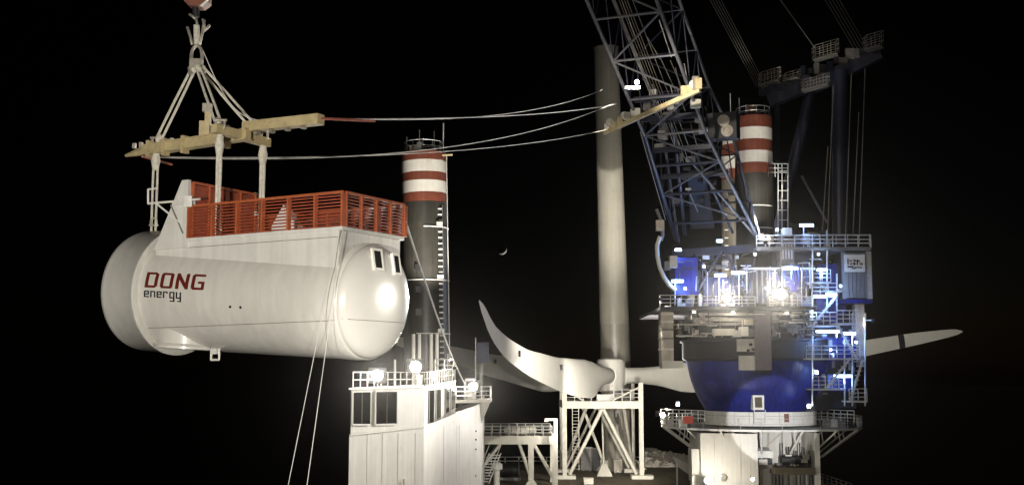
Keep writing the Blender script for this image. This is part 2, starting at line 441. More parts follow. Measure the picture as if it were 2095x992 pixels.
BIG = {
 'D': [(.13, 0, .13, 1, B_), (.0, .075, .80, .075, H_), (.0, .925, .80, .925, H_), (.87, .10, .87, .90, B_), (.76, .05, .97, .2, .12), (.76, .95, .97, .8, .12)],
 'O': [(.13, .08, .13, .92, B_), (.08, .075, .92, .075, H_), (.08, .925, .92, .925, H_), (.87, .08, .87, .92, B_)],
 'N': [(.13, 0, .13, 1, B_), (.87, 0, .87, 1, B_), (.12, .93, .88, .07, .24)],
 'G': [(.13, .08, .13, .92, B_), (.08, .075, .92, .075, H_), (.08, .925, 1.0, .925, H_), (.89, 0.02, .89, .52, .22), (.5, .46, 1.0, .46, H_)],
}
x = 9.24
ANG0 = R(1.6)
for ch in 'DONG':
    letter(stroke_quads(BIG[ch]), x, .66, .60, ANG0, M['red'], .012); x -= .80
b_ = .29; h_ = .20
SM = {
 'e': [(.12, .1, .12, .9, b_), (.0, .92, 1, .92, h_), (.0, .08, 1, .08, h_), (.88, .45, .88, .95, b_), (.1, .5, 1, .5, h_)],
 'n': [(.12, 0, .12, 1, b_), (0, .92, 1, .92, h_), (.88, 0, .88, .95, b_)],
 'r': [(.12, 0, .12, 1, b_), (0, .92, .9, .92, h_), (.8, .7, .8, .95, b_)],
 'g': [(.12, .1, .12, .9, b_), (.0, .92, 1, .92, h_), (.0, .08, 1, .08, h_), (.88, -.5, .88, .95, b_), (.05, -.45, 1, -.45, h_)],
 'y': [(.12, .05, .12, 1, b_), (.0, .08, 1, .08, h_), (.88, -.5, .88, 1, b_), (.25, -.45, 1, -.45, h_)],
}
x = 9.24
for ch in 'energy':
    letter(stroke_quads(SM[ch]), x, .26, .24, ANG0 - .36 / 2.25, M['black'], .012); x -= .335

# tail windows
def tail_x(r):
    pr = TAILP[::-1]
    for (a, ra), (b, rb) in zip(pr[:-1], pr[1:]):
        if ra <= r <= rb: return a + (b - a) * (r - ra) / (rb - ra)
    return 0
for y, z, wd in ((-.50, 1.50, .46), (.66, 1.42, .44)):
    r = math.hypot(y, z); e = .05
    sl_ = (tail_x(min(2.04, r + e)) - tail_x(r - e)) / (2 * e)
    cpt = NB(tail_x(r), y, z)
    nrm = (-NX + (NY * y + NZ * z) / r * sl_ * .75).normalized()
    xx = NZ.cross(nrm).normalized(); yy = nrm.cross(xx).normalized()
    fr = Matrix((xx, yy, nrm)).transposed()
    m = MB()
    for sx in (-1, 1): m.box(cpt + fr @ Vector((sx * wd / 2, 0, .02)), (.045, .40, .05), fr)
    for sy in (-1, 1): m.box(cpt + fr @ Vector((0, sy * .36, .022)), (wd / 2 - .04, .045, .05), fr)
    wn = m.build('window_frame', M['trim'], nac)
    m = MB(); m.box(cpt + fr @ Vector((0, 0, .03)), (wd / 2 - .03, .33, .03), fr); m.build('pane', M['glass'], wn)

# roof deck box
W2 = 1.85; ZT = 2.53
m = MB()
prof = [(.12, ZT), (7.45, ZT), (9.15, ZT - .33), (9.15, 1.6), (.12, .4)]
m.prism([NP(s, -W2, z) for s, z in prof], NY * (2 * W2)); roof = m.build('roof_housing', M['boxwhite'], nac)
m = MB(); m.prism([NP(s, -W2 - .05, z) for s, z in ((-.05, ZT - .10), (7.5, ZT - .10), (7.5, ZT + .03), (-.05, ZT + .03))], NY * (2 * W2 + .1)); m.build('roof_deck', M['boxwhite'], nac)
bar('seam', NP(.2, -W2 - .006, ZT - .33), NP(7.4, -W2 - .006, ZT - .33), .012, M['seam'], roof)
for sg in (-1, 1):
    y = sg * (W2 + .02)
    m = MB(); m.prism([NP(s, y - .08, z) for s, z in ((9.15, ZT - .34), (7.75, ZT + 2.30), (7.42, ZT + 2.30), (7.42, ZT - .34))], NY * .16)
    m.build('gusset', M['boxwhite'], nac)
    block('gusset_cap', NP(7.7, y, ZT + 1.33), (.9, .34, .16), M['boxwhite'], nac, math.atan2(HX.y, HX.x))
# orange guard rails
RH = 1.22
def guard(a, b, posts, h, slats, parent_name='guard_rail', wide=.15, solid=False):
    root = beam(parent_name, a + Vector((0, 0, h)), b + Vector((0, 0, h)), .09, .09, M['orange'], nac)
    for k in range(posts + 1):
        q = a.lerp(b, k / posts)
        beam('post', q, q + Vector((0, 0, h - .04)), wide if k not in (0,) else wide * 1.15, .08, M['orange'], root, (b - a).normalized())
    for j in range(slats):
        z = (h - .05) * (j + .35) / slats
        if solid:
            beam('slat', a + Vector((0, 0, z)), b + Vector((0, 0, z)), .03, h / slats * .93, M['slat'], root)
        else:
            beam('slat', a + Vector((0, 0, z)), b + Vector((0, 0, z)), .03, .048, M['slat'], root)
    return root
z0 = ZT + .03
guard(NP(-.08, -W2 - .05, z0), NP(7.36, -W2 - .05, z0), 6, RH, 10, wide=.17)
guard(NP(-.08, W2 + .05, z0), NP(7.36, W2 + .05, z0), 6, RH, 10, wide=.17)
guard(NP(-.08, -W2 + .1, z0), NP(-.08, W2 - .02, z0), 4, RH, 10, wide=.12)
guard(NP(7.36, -W2 + .1, z0), NP(7.36, W2 - .1, z0), 4, 2.18, 11, 'front_fence', .14, True)
m = MB(); m.prism([NP(s, -1.0, z) for s, z in ((2.55, z0), (4.25, z0), (3.45, z0 + 1.12))], NY * .35); m.build('wind_fin', M['boxwhite'], nac)
# pipe frame at the front
gf = bar('pipe_frame', NP(9.55, -W2 - .1, 4.05), NP(6.75, -W2 - .12, 4.02), .045, M['trim'], nac)
bar('pipe', NP(9.55, -W2 - .1, 4.05), NP(9.58, -W2 - .1, 4.62), .04, M['trim'], gf)
bar('pipe', NP(9.58, -W2 - .1, 4.62), NP(9.1, -W2 - .1, 4.62), .04, M['trim'], gf)
bar('pipe', NP(9.1, -W2 - .1, 4.02), NP(7.8, -W2 - .1, 3.2), .04, M['trim'], gf)
bar('pipe', NP(8.3, -W2 - .1, 3.9), NP(7.6, -W2 - .1, 2.75), .035, M['grey'], gf)
block('hinge_box', NP(7.35, -W2 - .1, 3.75), (.3, .25, .42), M['galv'], gf)
# yaw collar and bottom fittings
yc = NB(8.45, -.55, -2.1)
m = MB(); m.lathe([(.75, 1.18), (.1, 1.2), (0, 1.32), (-.10, 1.32), (-.12, 1.2), (-.1, 1.0)], 48, yc, Matrix((NX, NY, NZ)).transposed()); m.build('yaw_collar', M['gelcoat'], nac, 40)
bk = NB(7.05, -.7, -2.15)
fb = bar('bracket', bk, bk - Vector((0, 0, .42)), .04, M['trim'], nac)
bar('strut', bk - Vector((0, 0, .42)), bk - Vector((0, 0, .42)) - HX * .42, .04, M['trim'], fb)
bar('strut', bk - HX * .42, bk - HX * .42 - Vector((0, 0, .42)), .04, M['trim'], fb)
block('clamp', bk - HX * .25 - Vector((0, 0, .2)), (.3, .25, .22), M['boxwhite'], fb, math.atan2(HX.y, HX.x))
block('hatch_latch', NB(9.0, -1.45, -1.85), (.18, .2, .28), M['trim'], nac)

# ------------------------------------------------------------------ lifting yoke, slings, hook
YZ = P(430, 285, 46.5).z - C1.z
yk = thing('lifting_yoke', 'dirty yellow lifting yoke of crossed beams above the nacelle', 'lifting yoke', NP(7, 0, YZ))
def Y(s, y, z=0): return NP(s, y, YZ + z)
mb = beam('main_beam', Y(12.0, 0, -.05), Y(6.2, 0, .05), .30, .36, M['yellow'], yk)
m = MB(); m.tube([Y(12.0, 0, -.05), Y(12.6, 0, -.12), Y(13.1, 0, -.16)], [.2, .13, .06], 6); m.build('nose', M['yellow'], yk)
beam('flange', Y(12.1, 0, -.24), Y(6.2, 0, -.14), .42, .05, M['yellow'], mb)
beam('flange', Y(11.9, 0, .14), Y(6.2, 0, .25), .42, .05, M['yellow'], mb)
cb = beam('cross_beam', Y(6.55, -1.55, .05), Y(6.55, 1.55, .0), .32, .34, M['yellow'], yk)
beam('long_arm', Y(6.6, .25, .42), Y(2.75, .25, .33), .42, .40, M['yellow'], yk)
for s in (6.0, 5.2, 4.4, 3.6):
    block('arm_clip', Y(s, .25, .05), (.16, .2, .12), M['steel'], yk, math.atan2(HX.y, HX.x))
for s, h in ((8.55, 1.05), (8.85, .7)):
    beam('mast_post', Y(s, .15, .2), Y(s, .15, .2 + h), .22, .2, M['yellow'], yk)
block('mast_head', Y(8.6, .15, 1.25), (.34, .3, .34), M['steel'], yk)
block('power_pack', Y(7.9, .15, .22), (.7, .45, .4), M['steel'], yk, math.atan2(HX.y, HX.x))
for s in (11.6, 10.7, 9.6, 7.3):
    block('web_plate', Y(s, -.05, -.4), (.16, .34, .72), M['yellow'], yk, math.atan2(HX.y, HX.x))
for s in (12.6, 12.2, 11.0, 10.4):
    block('lug', Y(s, 0, .10), (.14, .14, .22), M['steel'], yk)
LIFT = [(11.3, 0.0), (6.55, -1.22), (6.55, 1.25)]
APEX = P(402, 128, 47.0)
HOOKX = APEX + Vector((0, 0, 2.2))
def shackle(name, p, d, sz, label=None):
    """U-shaped shackle hanging along d from p"""
    d = d.normalized(); a = d.cross(Vector((0, 1, 0))).normalized()
    m = MB(); pts = [p + a * (sz * .42)] + [p + a * (sz * .42 * math.cos(t_)) + d * (sz * (.55 + .45 * math.sin(t_))) for t_ in [math.pi * k / 10 for k in range(11)]] + [p - a * (sz * .42)]
    m.tube(pts, sz * .13, 8)
    o = m.build(name, M['steel'], None, 60)
    bar('pin', p - a * (sz * .62), p + a * (sz * .62), sz * .15, M['steel'], o)
    return o
names = ['front ring', 'camera side of the roof deck', 'far side of the roof deck']
for i, (s, y) in enumerate(LIFT):
    top = Y(s, y, .15); d = (top - APEX)
    # upper sling pair from master link to yoke
    side = d.cross(Vector((0, 1, 0))).normalized() * .10
    u = thing('sling', ['long slanting double sling from hook to the nose end of the yoke', 'steep double sling from hook to the near cross beam end', 'double sling from hook to the far cross beam end'][i], 'sling', top)
    for sg in (-1, 1):
        m = MB(); m.tube([APEX + d * .06 + side * sg * .8, APEX + d * .5 + side * sg * 1.1, APEX + d * .93 + side * sg * 1.1], .055, 7); m.build('strand', M['sling'], u, 60)
    for f0, f1 in ((.04, .13), (.88, .97)):
        m = MB(); m.tube([APEX + d * f0, APEX + d * ((f0 + f1) / 2), APEX + d * f1], [.10, .17, .10], 8); m.build('thimble', M['sling'], u, 60)
    tag(shackle('shackle', top + Vector((0, 0, .28)), Vector((0, 0, -1)), .42), 'steel shackle joining upper sling to the ' + ['nose end of the yoke', 'near cross beam end', 'far cross beam end'][i], 'shackle', 'yoke shackles')
    # lower hanger
    bot = [NB(11.0, 0, 2.40), NP(6.55, -1.22, ZT + .03), NP(6.55, 1.25, ZT + .03)][i]
    tp = Y(s, y, -.2); bot = Vector((tp.x, tp.y, bot.z))
    l = thing('hanger_sling', ['pale vertical double hanger from yoke nose to nacelle front ring', 'thick pale vertical hanger down into the roof deck, near rail', 'pale vertical hanger down into the roof deck, far rail'][i], 'sling', bot)
    for sg in (-1, 1):
        o_ = HX * (.075 * sg) if i else HX * (.12 * sg)
        m = MB(); m.tube([tp + o_, tp.lerp(bot, .5) + o_ * 1.05, bot + o_], [.07, .06, .07] if i else .05, 8); m.build('strand', M['sling'], l, 60)
    m = MB(); m.tube([tp + Vector((0, 0, .05)), tp - Vector((0, 0, .35)), tp - Vector((0, 0, .75))], [.12, .2, .12], 8); m.build('thimble', M['sling'], l, 60)
    tag(shackle('shackle', bot + Vector((0, 0, .35)), Vector((0, 0, 1)), .3), 'steel shackle at the foot of the hanger, on the ' + names[i], 'shackle', 'hanger shackles')
# thin tag rope beside slings
m = MB(); e0 = APEX + Vector((.25, 0, .5)); e1 = Y(5.9, .25, .62)
m.tube([e0.lerp(e1, k / 14) - Vector((0, 0, .75 * math.sin(math.pi * k / 14))) for k in range(15)], .02, 5)
tag(m.build('guy_rope', M['rope'], None), 'thin slack rope from hook down to the long yoke arm', 'rope')
# master link, hook, block
hk = thing('hook_block', 'crane hook block with rusty sheave casing and shackles above the slings', 'hook block', HOOKX)
m = MB(); pts = [APEX + Vector((.22 * math.cos(a), 0, .28 + .42 * math.sin(a))) for a in [2 * math.pi * k / 24 for k in range(25)]]
m.tube(pts, .075, 8, False); m.build('master_link', M['steel'], hk, 60)
for sx in (-1, 1):
    m = MB(); m.tube([APEX + Vector((sx * .12, 0, -.05)), APEX + Vector((sx * .28, 0, -.25)), APEX + Vector((sx * .22, 0, -.5))], .09, 8); m.build('link', M['steel'], hk, 60)
block('swivel', APEX + Vector((0, 0, -.22)), (.5, .3, .34), M['steel'], hk)
a1 = P(403, 92, 47); a0 = P(402, 52, 47)
m = MB(); m.tube([a1, a0], .13, 8); m.build('shank', M['sling'], hk, 60)
for px0, py0, px1, py1 in ((383, 56, 393, 92), (418, 42, 408, 92), (429, 52, 414, 66), (388, 30, 400, 40), (400, 34, 404, 60), (415, 40, 418, 60)):
    m = MB(); m.tube([P(px0, py0, 47), P((px0 + px1) / 2 + 1, (py0 + py1) / 2, 46.9), P(px1, py1, 47)], .06, 7); m.build('hook_arm', M['steel'], hk, 60)
m = MB(); q = [P(374, -30, 46.7), P(426, -30, 46.7), P(424, 2, 46.7), P(410, 12, 46.7), P(388, 12, 46.7), P(376, 2, 46.7)]
m.prism(q, (0, .7, 0)); m.build('casing', M['rust'], hk)
m = MB(); m.prism([P(x, y, 46.68) for x, y in ((418, 4), (427, -4), (427, 0), (412, 14), (408, 13))], (0, .05, 0)); m.build('casing_edge', M['trim'], hk)
bar('swivel_pin', P(400, 12, 47), P(401, 36, 47), .14, M['dark'], hk)

# ------------------------------------------------------------------ crane: centre and heights
CC = P(1555, 850, 140); CX, CY = CC.x, CC.y
def cz(y, d=140): return P(1555, y, d).z
# pedestal (fixed to the ship)
ped = thing('crane_pedestal', 'white crane pedestal on deck with ringed walkway and dark bay', 'crane pedestal', (CX, CY, DZ))
zt = cz(878, 140)
m = MB()
x0, x1, x2, x3 = (P(1430, 900, 132).x, P(1546, 900, 132).x, P(1662, 900, 132).x, P(1672, 900, 132).x)
zl = cz(925, 132)
# left solid column with sloping soffit to the right
m.prism([(x0, 131, DZ), (x1, 131, DZ), (x1, 131, zl), (P(1500, 880, 131).x, 131, cz(884, 131)), (P(1500, 880, 131).x, 131, zt), (x0, 131, zt)], (0, 8, 0)); m.build('column', M['white'], ped)
m = MB(); m.prism([(P(1500, 880, 131).x, 131.02, zt), (P(1500, 880, 131).x, 131.02, cz(885, 131)), (x1, 131.02, zl), (x1 + .01, 139, zl + 2.0), (x2, 139, zl + 2.0), (x2, 139, zt)], (0, .0, 0))
m = MB(); m.prism([(x1 + .02, 137, DZ), (x2 - .02, 137, DZ), (x2 - .02, 137, zt), (x1 + .02, 137, zt)], (0, 3, 0)); m.build('bay_wall', M['white'], ped)
m = MB(); m.hexa([(P(1502, 880, 131).x, 131.05, cz(886, 131)), (x1, 131.05, zl + .03), (x1, 137, zl + 1.2), (P(1502, 880, 131).x, 137, cz(886, 131)), (P(1502, 880, 131).x, 131.05, zt - .05), (x1, 131.05, zt - .05), (x1, 137, zt - .05), (P(1502, 880, 131).x, 137, zt - .05)]); m.build('soffit', M['white'], ped)
block('column', ((x2 + x3) / 2, 135, DZ), (x3 - x2, 8, zt - DZ), M['white'], ped)
block('door_frame', P(1432 + 10, 975, 130.9) * 1, (.5, .12, .9), M['trim'], ped)
m = MB(); q = P(1480, 976, 130.85); m.lathe([(0, .42), (.1, .42), (.12, .3), (.02, .28)], 20, q, frame(q, q - Vector((0, 1, 0)))); m.build('porthole', M['steel'], ped)
for (px, a_, b_2) in ((1440, 892, 985), (1462, 892, 985), (1516, 905, 985), (1536, 925, 985)):
    bar('weld_bead', P(px, a_, 130.99), P(px, b_2, 130.99), .025, M['beige'], ped)
for px in (1572, 1600, 1625, 1642, 1652):
    bar('stiffener', P(px, 884, 136.9), P(px, 932, 136.9), .09, M['beige'], ped)
beam('knee_brace', P(1512, 884, 136.9), P(1545, 920, 136.9), .12, .12, M['beige'], ped)
beam('knee_brace', P(1600, 884, 136.9), P(1568, 912, 136.9), .12, .12, M['beige'], ped)
# side box on the left
pbox('side_locker', 1416, 918, 1431, 985, 131.5, 2.5, M['white'], ped)
pbox('side_step', 1416, 972, 1436, 992, 130.6, 1, M['white'], ped)
# ring walkway
wz = cz(872, 140); RW = 11.6
ring = [(CX + RW * math.cos(a), CY + RW * math.sin(a), wz) for a in [2 * math.pi * (k + .5) / 16 for k in range(16)]]
m = MB(); m.prism(ring, (0, 0, .16)); m.build('walkway', M['grey'], ped)
m = MB(); m.prism([(CX + (RW + .05) * math.cos(a), CY + (RW + .05) * math.sin(a), wz - .04) for a in [2 * math.pi * (k + .5) / 16 for k in range(16)]], (0, 0, .02)); 
for k in range(16):
    a = Vector(ring[k]); b = Vector(ring[(k + 1) % 16])
    beam('edge_plate', a + Vector((0, 0, .02)), b + Vector((0, 0, .02)), .06, .22, M['trim'], ped)
    railing('railing', [a + Vector((0, 0, .16)), b + Vector((0, 0, .16))], 1.15, M['galv'], ped, *((2.4, 2, .022) if math.sin(2 * math.pi * (k + 1) / 16) < -.55 else (1.2, 3, .05)))
    # slanting struts back to the column
    if k % 1 == 0:
        c_ = Vector((CX + 7.0 * math.cos(2 * math.pi * (k + .5) / 16), CY + 7.0 * math.sin(2 * math.pi * (k + .5) / 16), wz - 3.4))
        bar('strut', a, c_, .11, M['trim'], ped)
        bar('strut', a.lerp(Vector((CX, CY, wz)), .2), a.lerp(c_, .45), .07, M['trim'], ped)
# extra rail level and hoses at the walkway ends
for (px0, px1) in ((1352, 1440), (1668, 1745)):
    q0 = P(px0, 850, 138); q1 = P(px1, 848, 132)
    railing('railing', [(q0.x, 138, wz + .9), (q1.x, 131.5, wz + .9)], 1.2, M['galv'], ped, 1.1, 3, .05)
    for k in range(3):
        q = Vector((q0.x + (q1.x - q0.x) * (k + .5) / 3, 135, wz + .16)); block('valve_box', q, (.8, .5, .9), M['galv' if k % 2 else 'grey'], ped)
pbox('lifebuoy_locker', 1398, 851, 1418, 866, 128.6, .5, M['lifered'], ped)
# floodlight at the left end of the walkway, turned on the rotor
wlf = P(1347, 846, 137.5)
floodlight(wlf, P(1215, 780, 168), 26000, 80, ped, .8, post=(wlf.x + .9, 137.5, wz + .3))
wl3 = P(1356, 848, 133)
floodlight(wl3, P(965, 870, 108), 20000, 46, ped, .8, .7, post=(wl3.x + .5, 133.6, wz + .2))  # added flood, brightens the right wall of the bridge house
wl2 = P(1362, 843, 136.5)
floodlight(wl2, P(1246, 120, 183), 150000, 60, ped, .7, post=(wl2.x, 136.5, wz + .2))  # second added flood, lifts the upper tower out of the dark
# floodlight at the foot
floodlight(P(1447, 982, 128.5), P(1440, 970, 100), 700, 150, ped, .8)
point(P(1462, 982, 126.2), 1500, (1, .955, .865), .2, ped)
floodlight(P(1540, 980, 128.8), P(1540, 970, 100), 300, 140, ped, .5)

# ------------------------------------------------------------------ crane: slewing part
cr = thing('pedestal_crane', 'blue leg encircling crane with lattice boom, gantry and lit machinery decks', 'crane', (CX, CY, wz + .2))
def ringpart(name, prof, mat, n=64, sm=35):
    m = MB(); m.lathe([(h, r) for h, r in prof], n, (CX, CY, 0)); return m.build(name, mat, cr, sm)
z_a, z_b, z_c, z_d, z_e = cz(868, 133.5), cz(843, 133.5), cz(738, 132), cz(692, 131), cz(628, 131)
wr = ringpart('slew_ring', [(z_a - .2, 6.45), (z_b, 6.5)], M['trim'])
for k in range(12):
    a = math.pi + math.pi * (k + .5) / 12
    q = Vector((CX + 6.5 * math.cos(a), CY + 6.5 * math.sin(a), z_a))
    beam('guard_seam', q, q + Vector((0, 0, z_b - z_a)), .05, .05, M['beige'], wr)
m = MB(); m.tube([(CX + 6.53 * math.cos(a), CY + 6.53 * math.sin(a), (z_a + z_b) / 2 + .25) for a in [math.pi + math.pi * k / 40 for k in range(41)]], .03, 5); m.build('guard_seam', M['beige'], wr)
conel = Vector((P(1580, 850, 140).x, CY - RW + .5, wz + .95))
cone = ringpart('cone', [(z_b + .02, 6.35), (z_b + 1.0, 6.95), (z_b + 2.2, 7.55), (z_b + 3.6, 8.05), (z_c - .5, 8.42), (z_c, 8.5)], M['blue'], 72)
ringpart('cone_ring', [(z_c + .01, 8.5), (z_c + .3, 9.0), (z_d - .25, 9.0), (z_d - .2, 9.25), (z_d, 9.25)], M['dark'], 72)
ringpart('machinery_core', [(z_d + .01, 7.2), (z_e - .3, 7.2)], M['dark'], 12, 20)
for k in range(9):
    a = math.pi + math.pi * (k + .5) / 9
    m = MB(); m.tube([(CX + r_ * math.cos(a), CY + r_ * math.sin(a), z_) for z_, r_ in ((z_b + .04, 6.36), (z_b + 1.0, 6.95), (z_b + 2.2, 7.55), (z_b + 3.6, 8.05), (z_c - .5, 8.42), (z_c, 8.49))], .03, 5); m.build('weld_seam', M['blue'], cone)
for z_, r_ in ((z_b + 1.0, 6.96), (z_b + 3.6, 8.06)):
    m = MB(); m.tube([(CX + r_ * math.cos(a), CY + r_ * math.sin(a), z_) for a in [math.pi + math.pi * k / 40 for k in range(41)]], .03, 5); m.build('weld_seam', M['blue'], cone)
# door in cone
dr = pbox('door', 1541, 808, 1563, 838, CY - 7.75, 1.35, M['trim'], cr)
pbox('door_leaf', 1545, 812, 1559, 833, CY - 7.8, .1, M['deck'], dr)
for k in range(4): pbox('step', 1542, 842 + k * 7, 1566, 845 + k * 7, CY - 7.0, .4, M['trim'], dr)
for px in (1543, 1566): bar('ladder_stile', P(px, 838, CY - 7.0), P(px, 868, CY - 7.0), .05, M['trim'], dr)
pbox('extinguisher', 1606, 846, 1614, 863, CY - 6.62, .3, M['rust'], cr)
# vertical duct in front
duct = pbox('duct', 1546, 626, 1576, 757, CY - 9.9, 1.6, M['mauve'], cr)
pbox('duct_foot', 1548, 757, 1574, 764, CY - 9.7, 1.2, M['dark'], cr)
pbox('lit_panel', 1508, 693, 1545, 719, CY - 9.5, .3, M['white'], cr)
pbox('lit_panel', 1513, 727, 1546, 757, CY - 9.35, .6, M['white'], cr)
for (x_, y_) in ((1533, 702), (1538, 712), (1528, 714)): pbox('panel_knob', x_, y_, x_ + 6, y_ + 5, CY - 9.6, .1, M['black'], cr)
# left tank column
tank = pbox('tank', 1353, 632, 1377, 748, 132, 2.0, M['beige'], cr)
for y_ in (640, 656, 672, 690, 712): pbox('tank_strap', 1351.5, y_, 1378.5, y_ + 4, 131.9, 2.2, M['white' if y_ % 3 else 'grey'], tank)
pbox('tank_foot', 1355, 738, 1398, 753, 131.6, 2.4, M['frame'], cr)
pbox('tank_cap', 1362, 625, 1372, 633, 132, 1, M['trim'], tank)
# machinery deck level
dk = pbox('machinery_deck', 1352, 627, 1668, 634, 128.5, 22, M['dark'], cr)
for k, (a_, b_2, y_, h_2) in enumerate(((1430, 1545, 640, 5), (1438, 1545, 650, 7), (1440, 1545, 660, 5), (1378, 1440, 662, 3), (1576, 1660, 640, 4), (1576, 1665, 655, 3))):
    pbox('deck_beam', a_, y_, b_2, y_ + h_2, 129.6 + .2 * (k % 3), .5, M['grey'], cr)
pbox('winch_drum', 1461, 672, 1503, 686, 129.2, 1.4, M['white'], cr)
pbox('winch_motor', 1516, 668, 1531, 687, 129.0, 1.4, M['trim'], cr)
pbox('winch_flange', 1500, 675, 1514, 689, 129.1, 1.0, M['galv'], cr)
pbox('winch_motor', 1531, 672, 1543, 688, 129.4, 1, M['grey'], cr)
pbox('control_box', 1524, 653, 1541, 664, 129.0, .6, M['beige'], cr)
rnd = random.Random(3)
for k in range(34):
    x_ = rnd.uniform(1383, 1455); y_ = rnd.uniform(640, 688); w_ = rnd.uniform(3, 14); h_2 = rnd.uniform(3, 14)
    pbox('pump_unit', x_, y_, x_ + w_, min(690, y_ + h_2), 130.5 + rnd.uniform(0, 2), rnd.uniform(.3, 1), M[rnd.choice(['grey', 'dark', 'grey', 'mauve', 'beige'])], cr)
for k in range(30):
    x_ = rnd.uniform(1578, 1655); y_ = rnd.uniform(635, 688); w_ = rnd.uniform(3, 14); h_2 = rnd.uniform(3, 14)
    pbox('pump_unit', x_, y_, x_ + w_, min(690, y_ + h_2), 130.5 + rnd.uniform(0, 2), rnd.uniform(.3, 1), M[rnd.choice(['grey', 'dark', 'dark', 'mauve'])], cr)
for k in range(14):
    x_ = rnd.uniform(1380, 1540); y_ = rnd.uniform(596, 622)
    pbox('valve_block', x_, y_, x_ + rnd.uniform(5, 18), 626, 129.3 + rnd.uniform(0, 3), rnd.uniform(.4, 1.2), M[rnd.choice(['grey', 'beige', 'galv', 'mauve', 'frame'])], cr)
for k in range(12):
    x_ = rnd.uniform(1560, 1655); y_ = rnd.uniform(600, 622)
    pbox('valve_block', x_, y_, x_ + rnd.uniform(5, 16), 626, 129.6 + rnd.uniform(0, 3), rnd.uniform(.4, 1.2), M[rnd.choice(['grey', 'beige', 'dark', 'mauve'])], cr)
for k in range(70):
    x_ = rnd.choice([rnd.uniform(1382, 1544), rnd.uniform(1578, 1658)]); y_ = rnd.uniform(637, 688); dd = rnd.uniform(129.0, 130.4)
    if rnd.random() < .5: bar('pipe', P(x_, y_, dd), P(x_ + rnd.uniform(8, 36), y_ + rnd.uniform(-1, 1), dd), rnd.uniform(.03, .08), M[rnd.choice(['grey', 'dark', 'galv', 'steel'])], cr)
    else: bar('pipe', P(x_, y_, dd), P(x_ + rnd.uniform(-1, 1), min(690, y_ + rnd.uniform(8, 30)), dd), rnd.uniform(.03, .08), M[rnd.choice(['grey', 'dark', 'galv', 'mauve'])], cr)
for k in range(80):
    x_ = rnd.choice([rnd.uniform(1384, 1530), rnd.uniform(1560, 1660)]); y_ = rnd.uniform(530, 610); dd = rnd.uniform(129.4, 132.5)
    if rnd.random() < .4: bar('pipe', P(x_, y_, dd), P(x_ + rnd.uniform(6, 26), y_ + rnd.uniform(-4, 4), dd), rnd.uniform(.03, .07), M[rnd.choice(['grey', 'dark', 'galv', 'bluelow'])], cr)
    else: bar('pipe', P(x_, y_, dd), P(x_ + rnd.uniform(-2, 2), min(626, y_ + rnd.uniform(12, 60)), dd), rnd.uniform(.03, .08), M[rnd.choice(['galv', 'dark', 'bluelow', 'blue', 'grey'])], cr)
# railing round machinery deck
def prail(x0_, x1_, ybase, d0, d1, h, parent, step=1.1, rails=3, r=.045, mat='galv'):
    return railing('railing', [P(x0_, ybase, d0), P(x1_, ybase, d1)], h, M[mat], parent, step, rails, r)
prail(1350, 1438, 627, 128.6, 128.6, 1.25, cr); prail(1438, 1545, 627, 128.6, 128.6, 1.1, cr, 1.4); prail(1575, 1660, 627, 128.6, 128.6, 1.1, cr, 1.4)
# upper house: blue cabins, dark core, bulkheads
pbox('blue_cabin', 1382, 527, 1428, 603, 131, 4.5, M['blue'], cr)
pbox('blue_cabin', 1583, 500, 1652, 596, 133.5, 5, M['bluelow'], cr)
pbox('dark_house', 1440, 566, 1530, 626, 135.5, 3, M['blue'], cr)
pbox('dark_house', 1522, 552, 1590, 622, 132.5, 4, M['dark'], cr)
pbox('dark_house', 1566, 556, 1655, 624, 134.2, 2, M['dark'], cr)
for k in range(6): pbox('house_rib', 1526 + k * 11, 553, 1528 + k * 11, 620, 132.4, .12, M['grey'], cr)
pbox('lit_cabin', 1601, 552, 1633, 596, 132.4, 1.2, M['blue'], cr)
pbox('lit_cabin_pane', 1606, 549, 1620, 566, 132.3, .12, M['glass'], cr)
pbox('house_deck', 1522, 547, 1668, 551, 131.5, 6, M['galv'], cr)
for k, (x_, y0_, y1_) in enumerate(((1447, 556, 624), (1470, 570, 624), (1512, 560, 624), (1528, 545, 600), (1575, 545, 600), (1600, 552, 626), (1640, 552, 626))):
    bar('stanchion', P(x_, y0_, 129.5), P(x_, y1_, 129.5), .06, M['galv'], cr)
pbox('cable_reel', 1371, 523, 1386, 547, 129.5, 1, M['galv'], cr)
pbox('junction_cabinet', 1360, 534, 1372, 552, 129.8, .8, M['grey'], cr)
# hanging hose at the left
m = MB(); hp = [(1350, 484), (1344, 502), (1345, 524), (1350, 548), (1358, 566), (1370, 584), (1382, 594)]
m.tube([P(x_, y_, 130) for x_, y_ in hp], .24, 8); m.build('hose', M['frame'], cr, 60)
for k in range(8):
    pass
m = MB(); m.tube([P(x_, y_, 130.4) for x_, y_ in ((1343, 428), (1352, 450), (1356, 480), (1352, 492))], .2, 8); m.build('hose', M['grey'], cr, 60)
pbox('hose_clamp', 1343, 450, 1359, 472, 130, .8, M['beige'], cr)
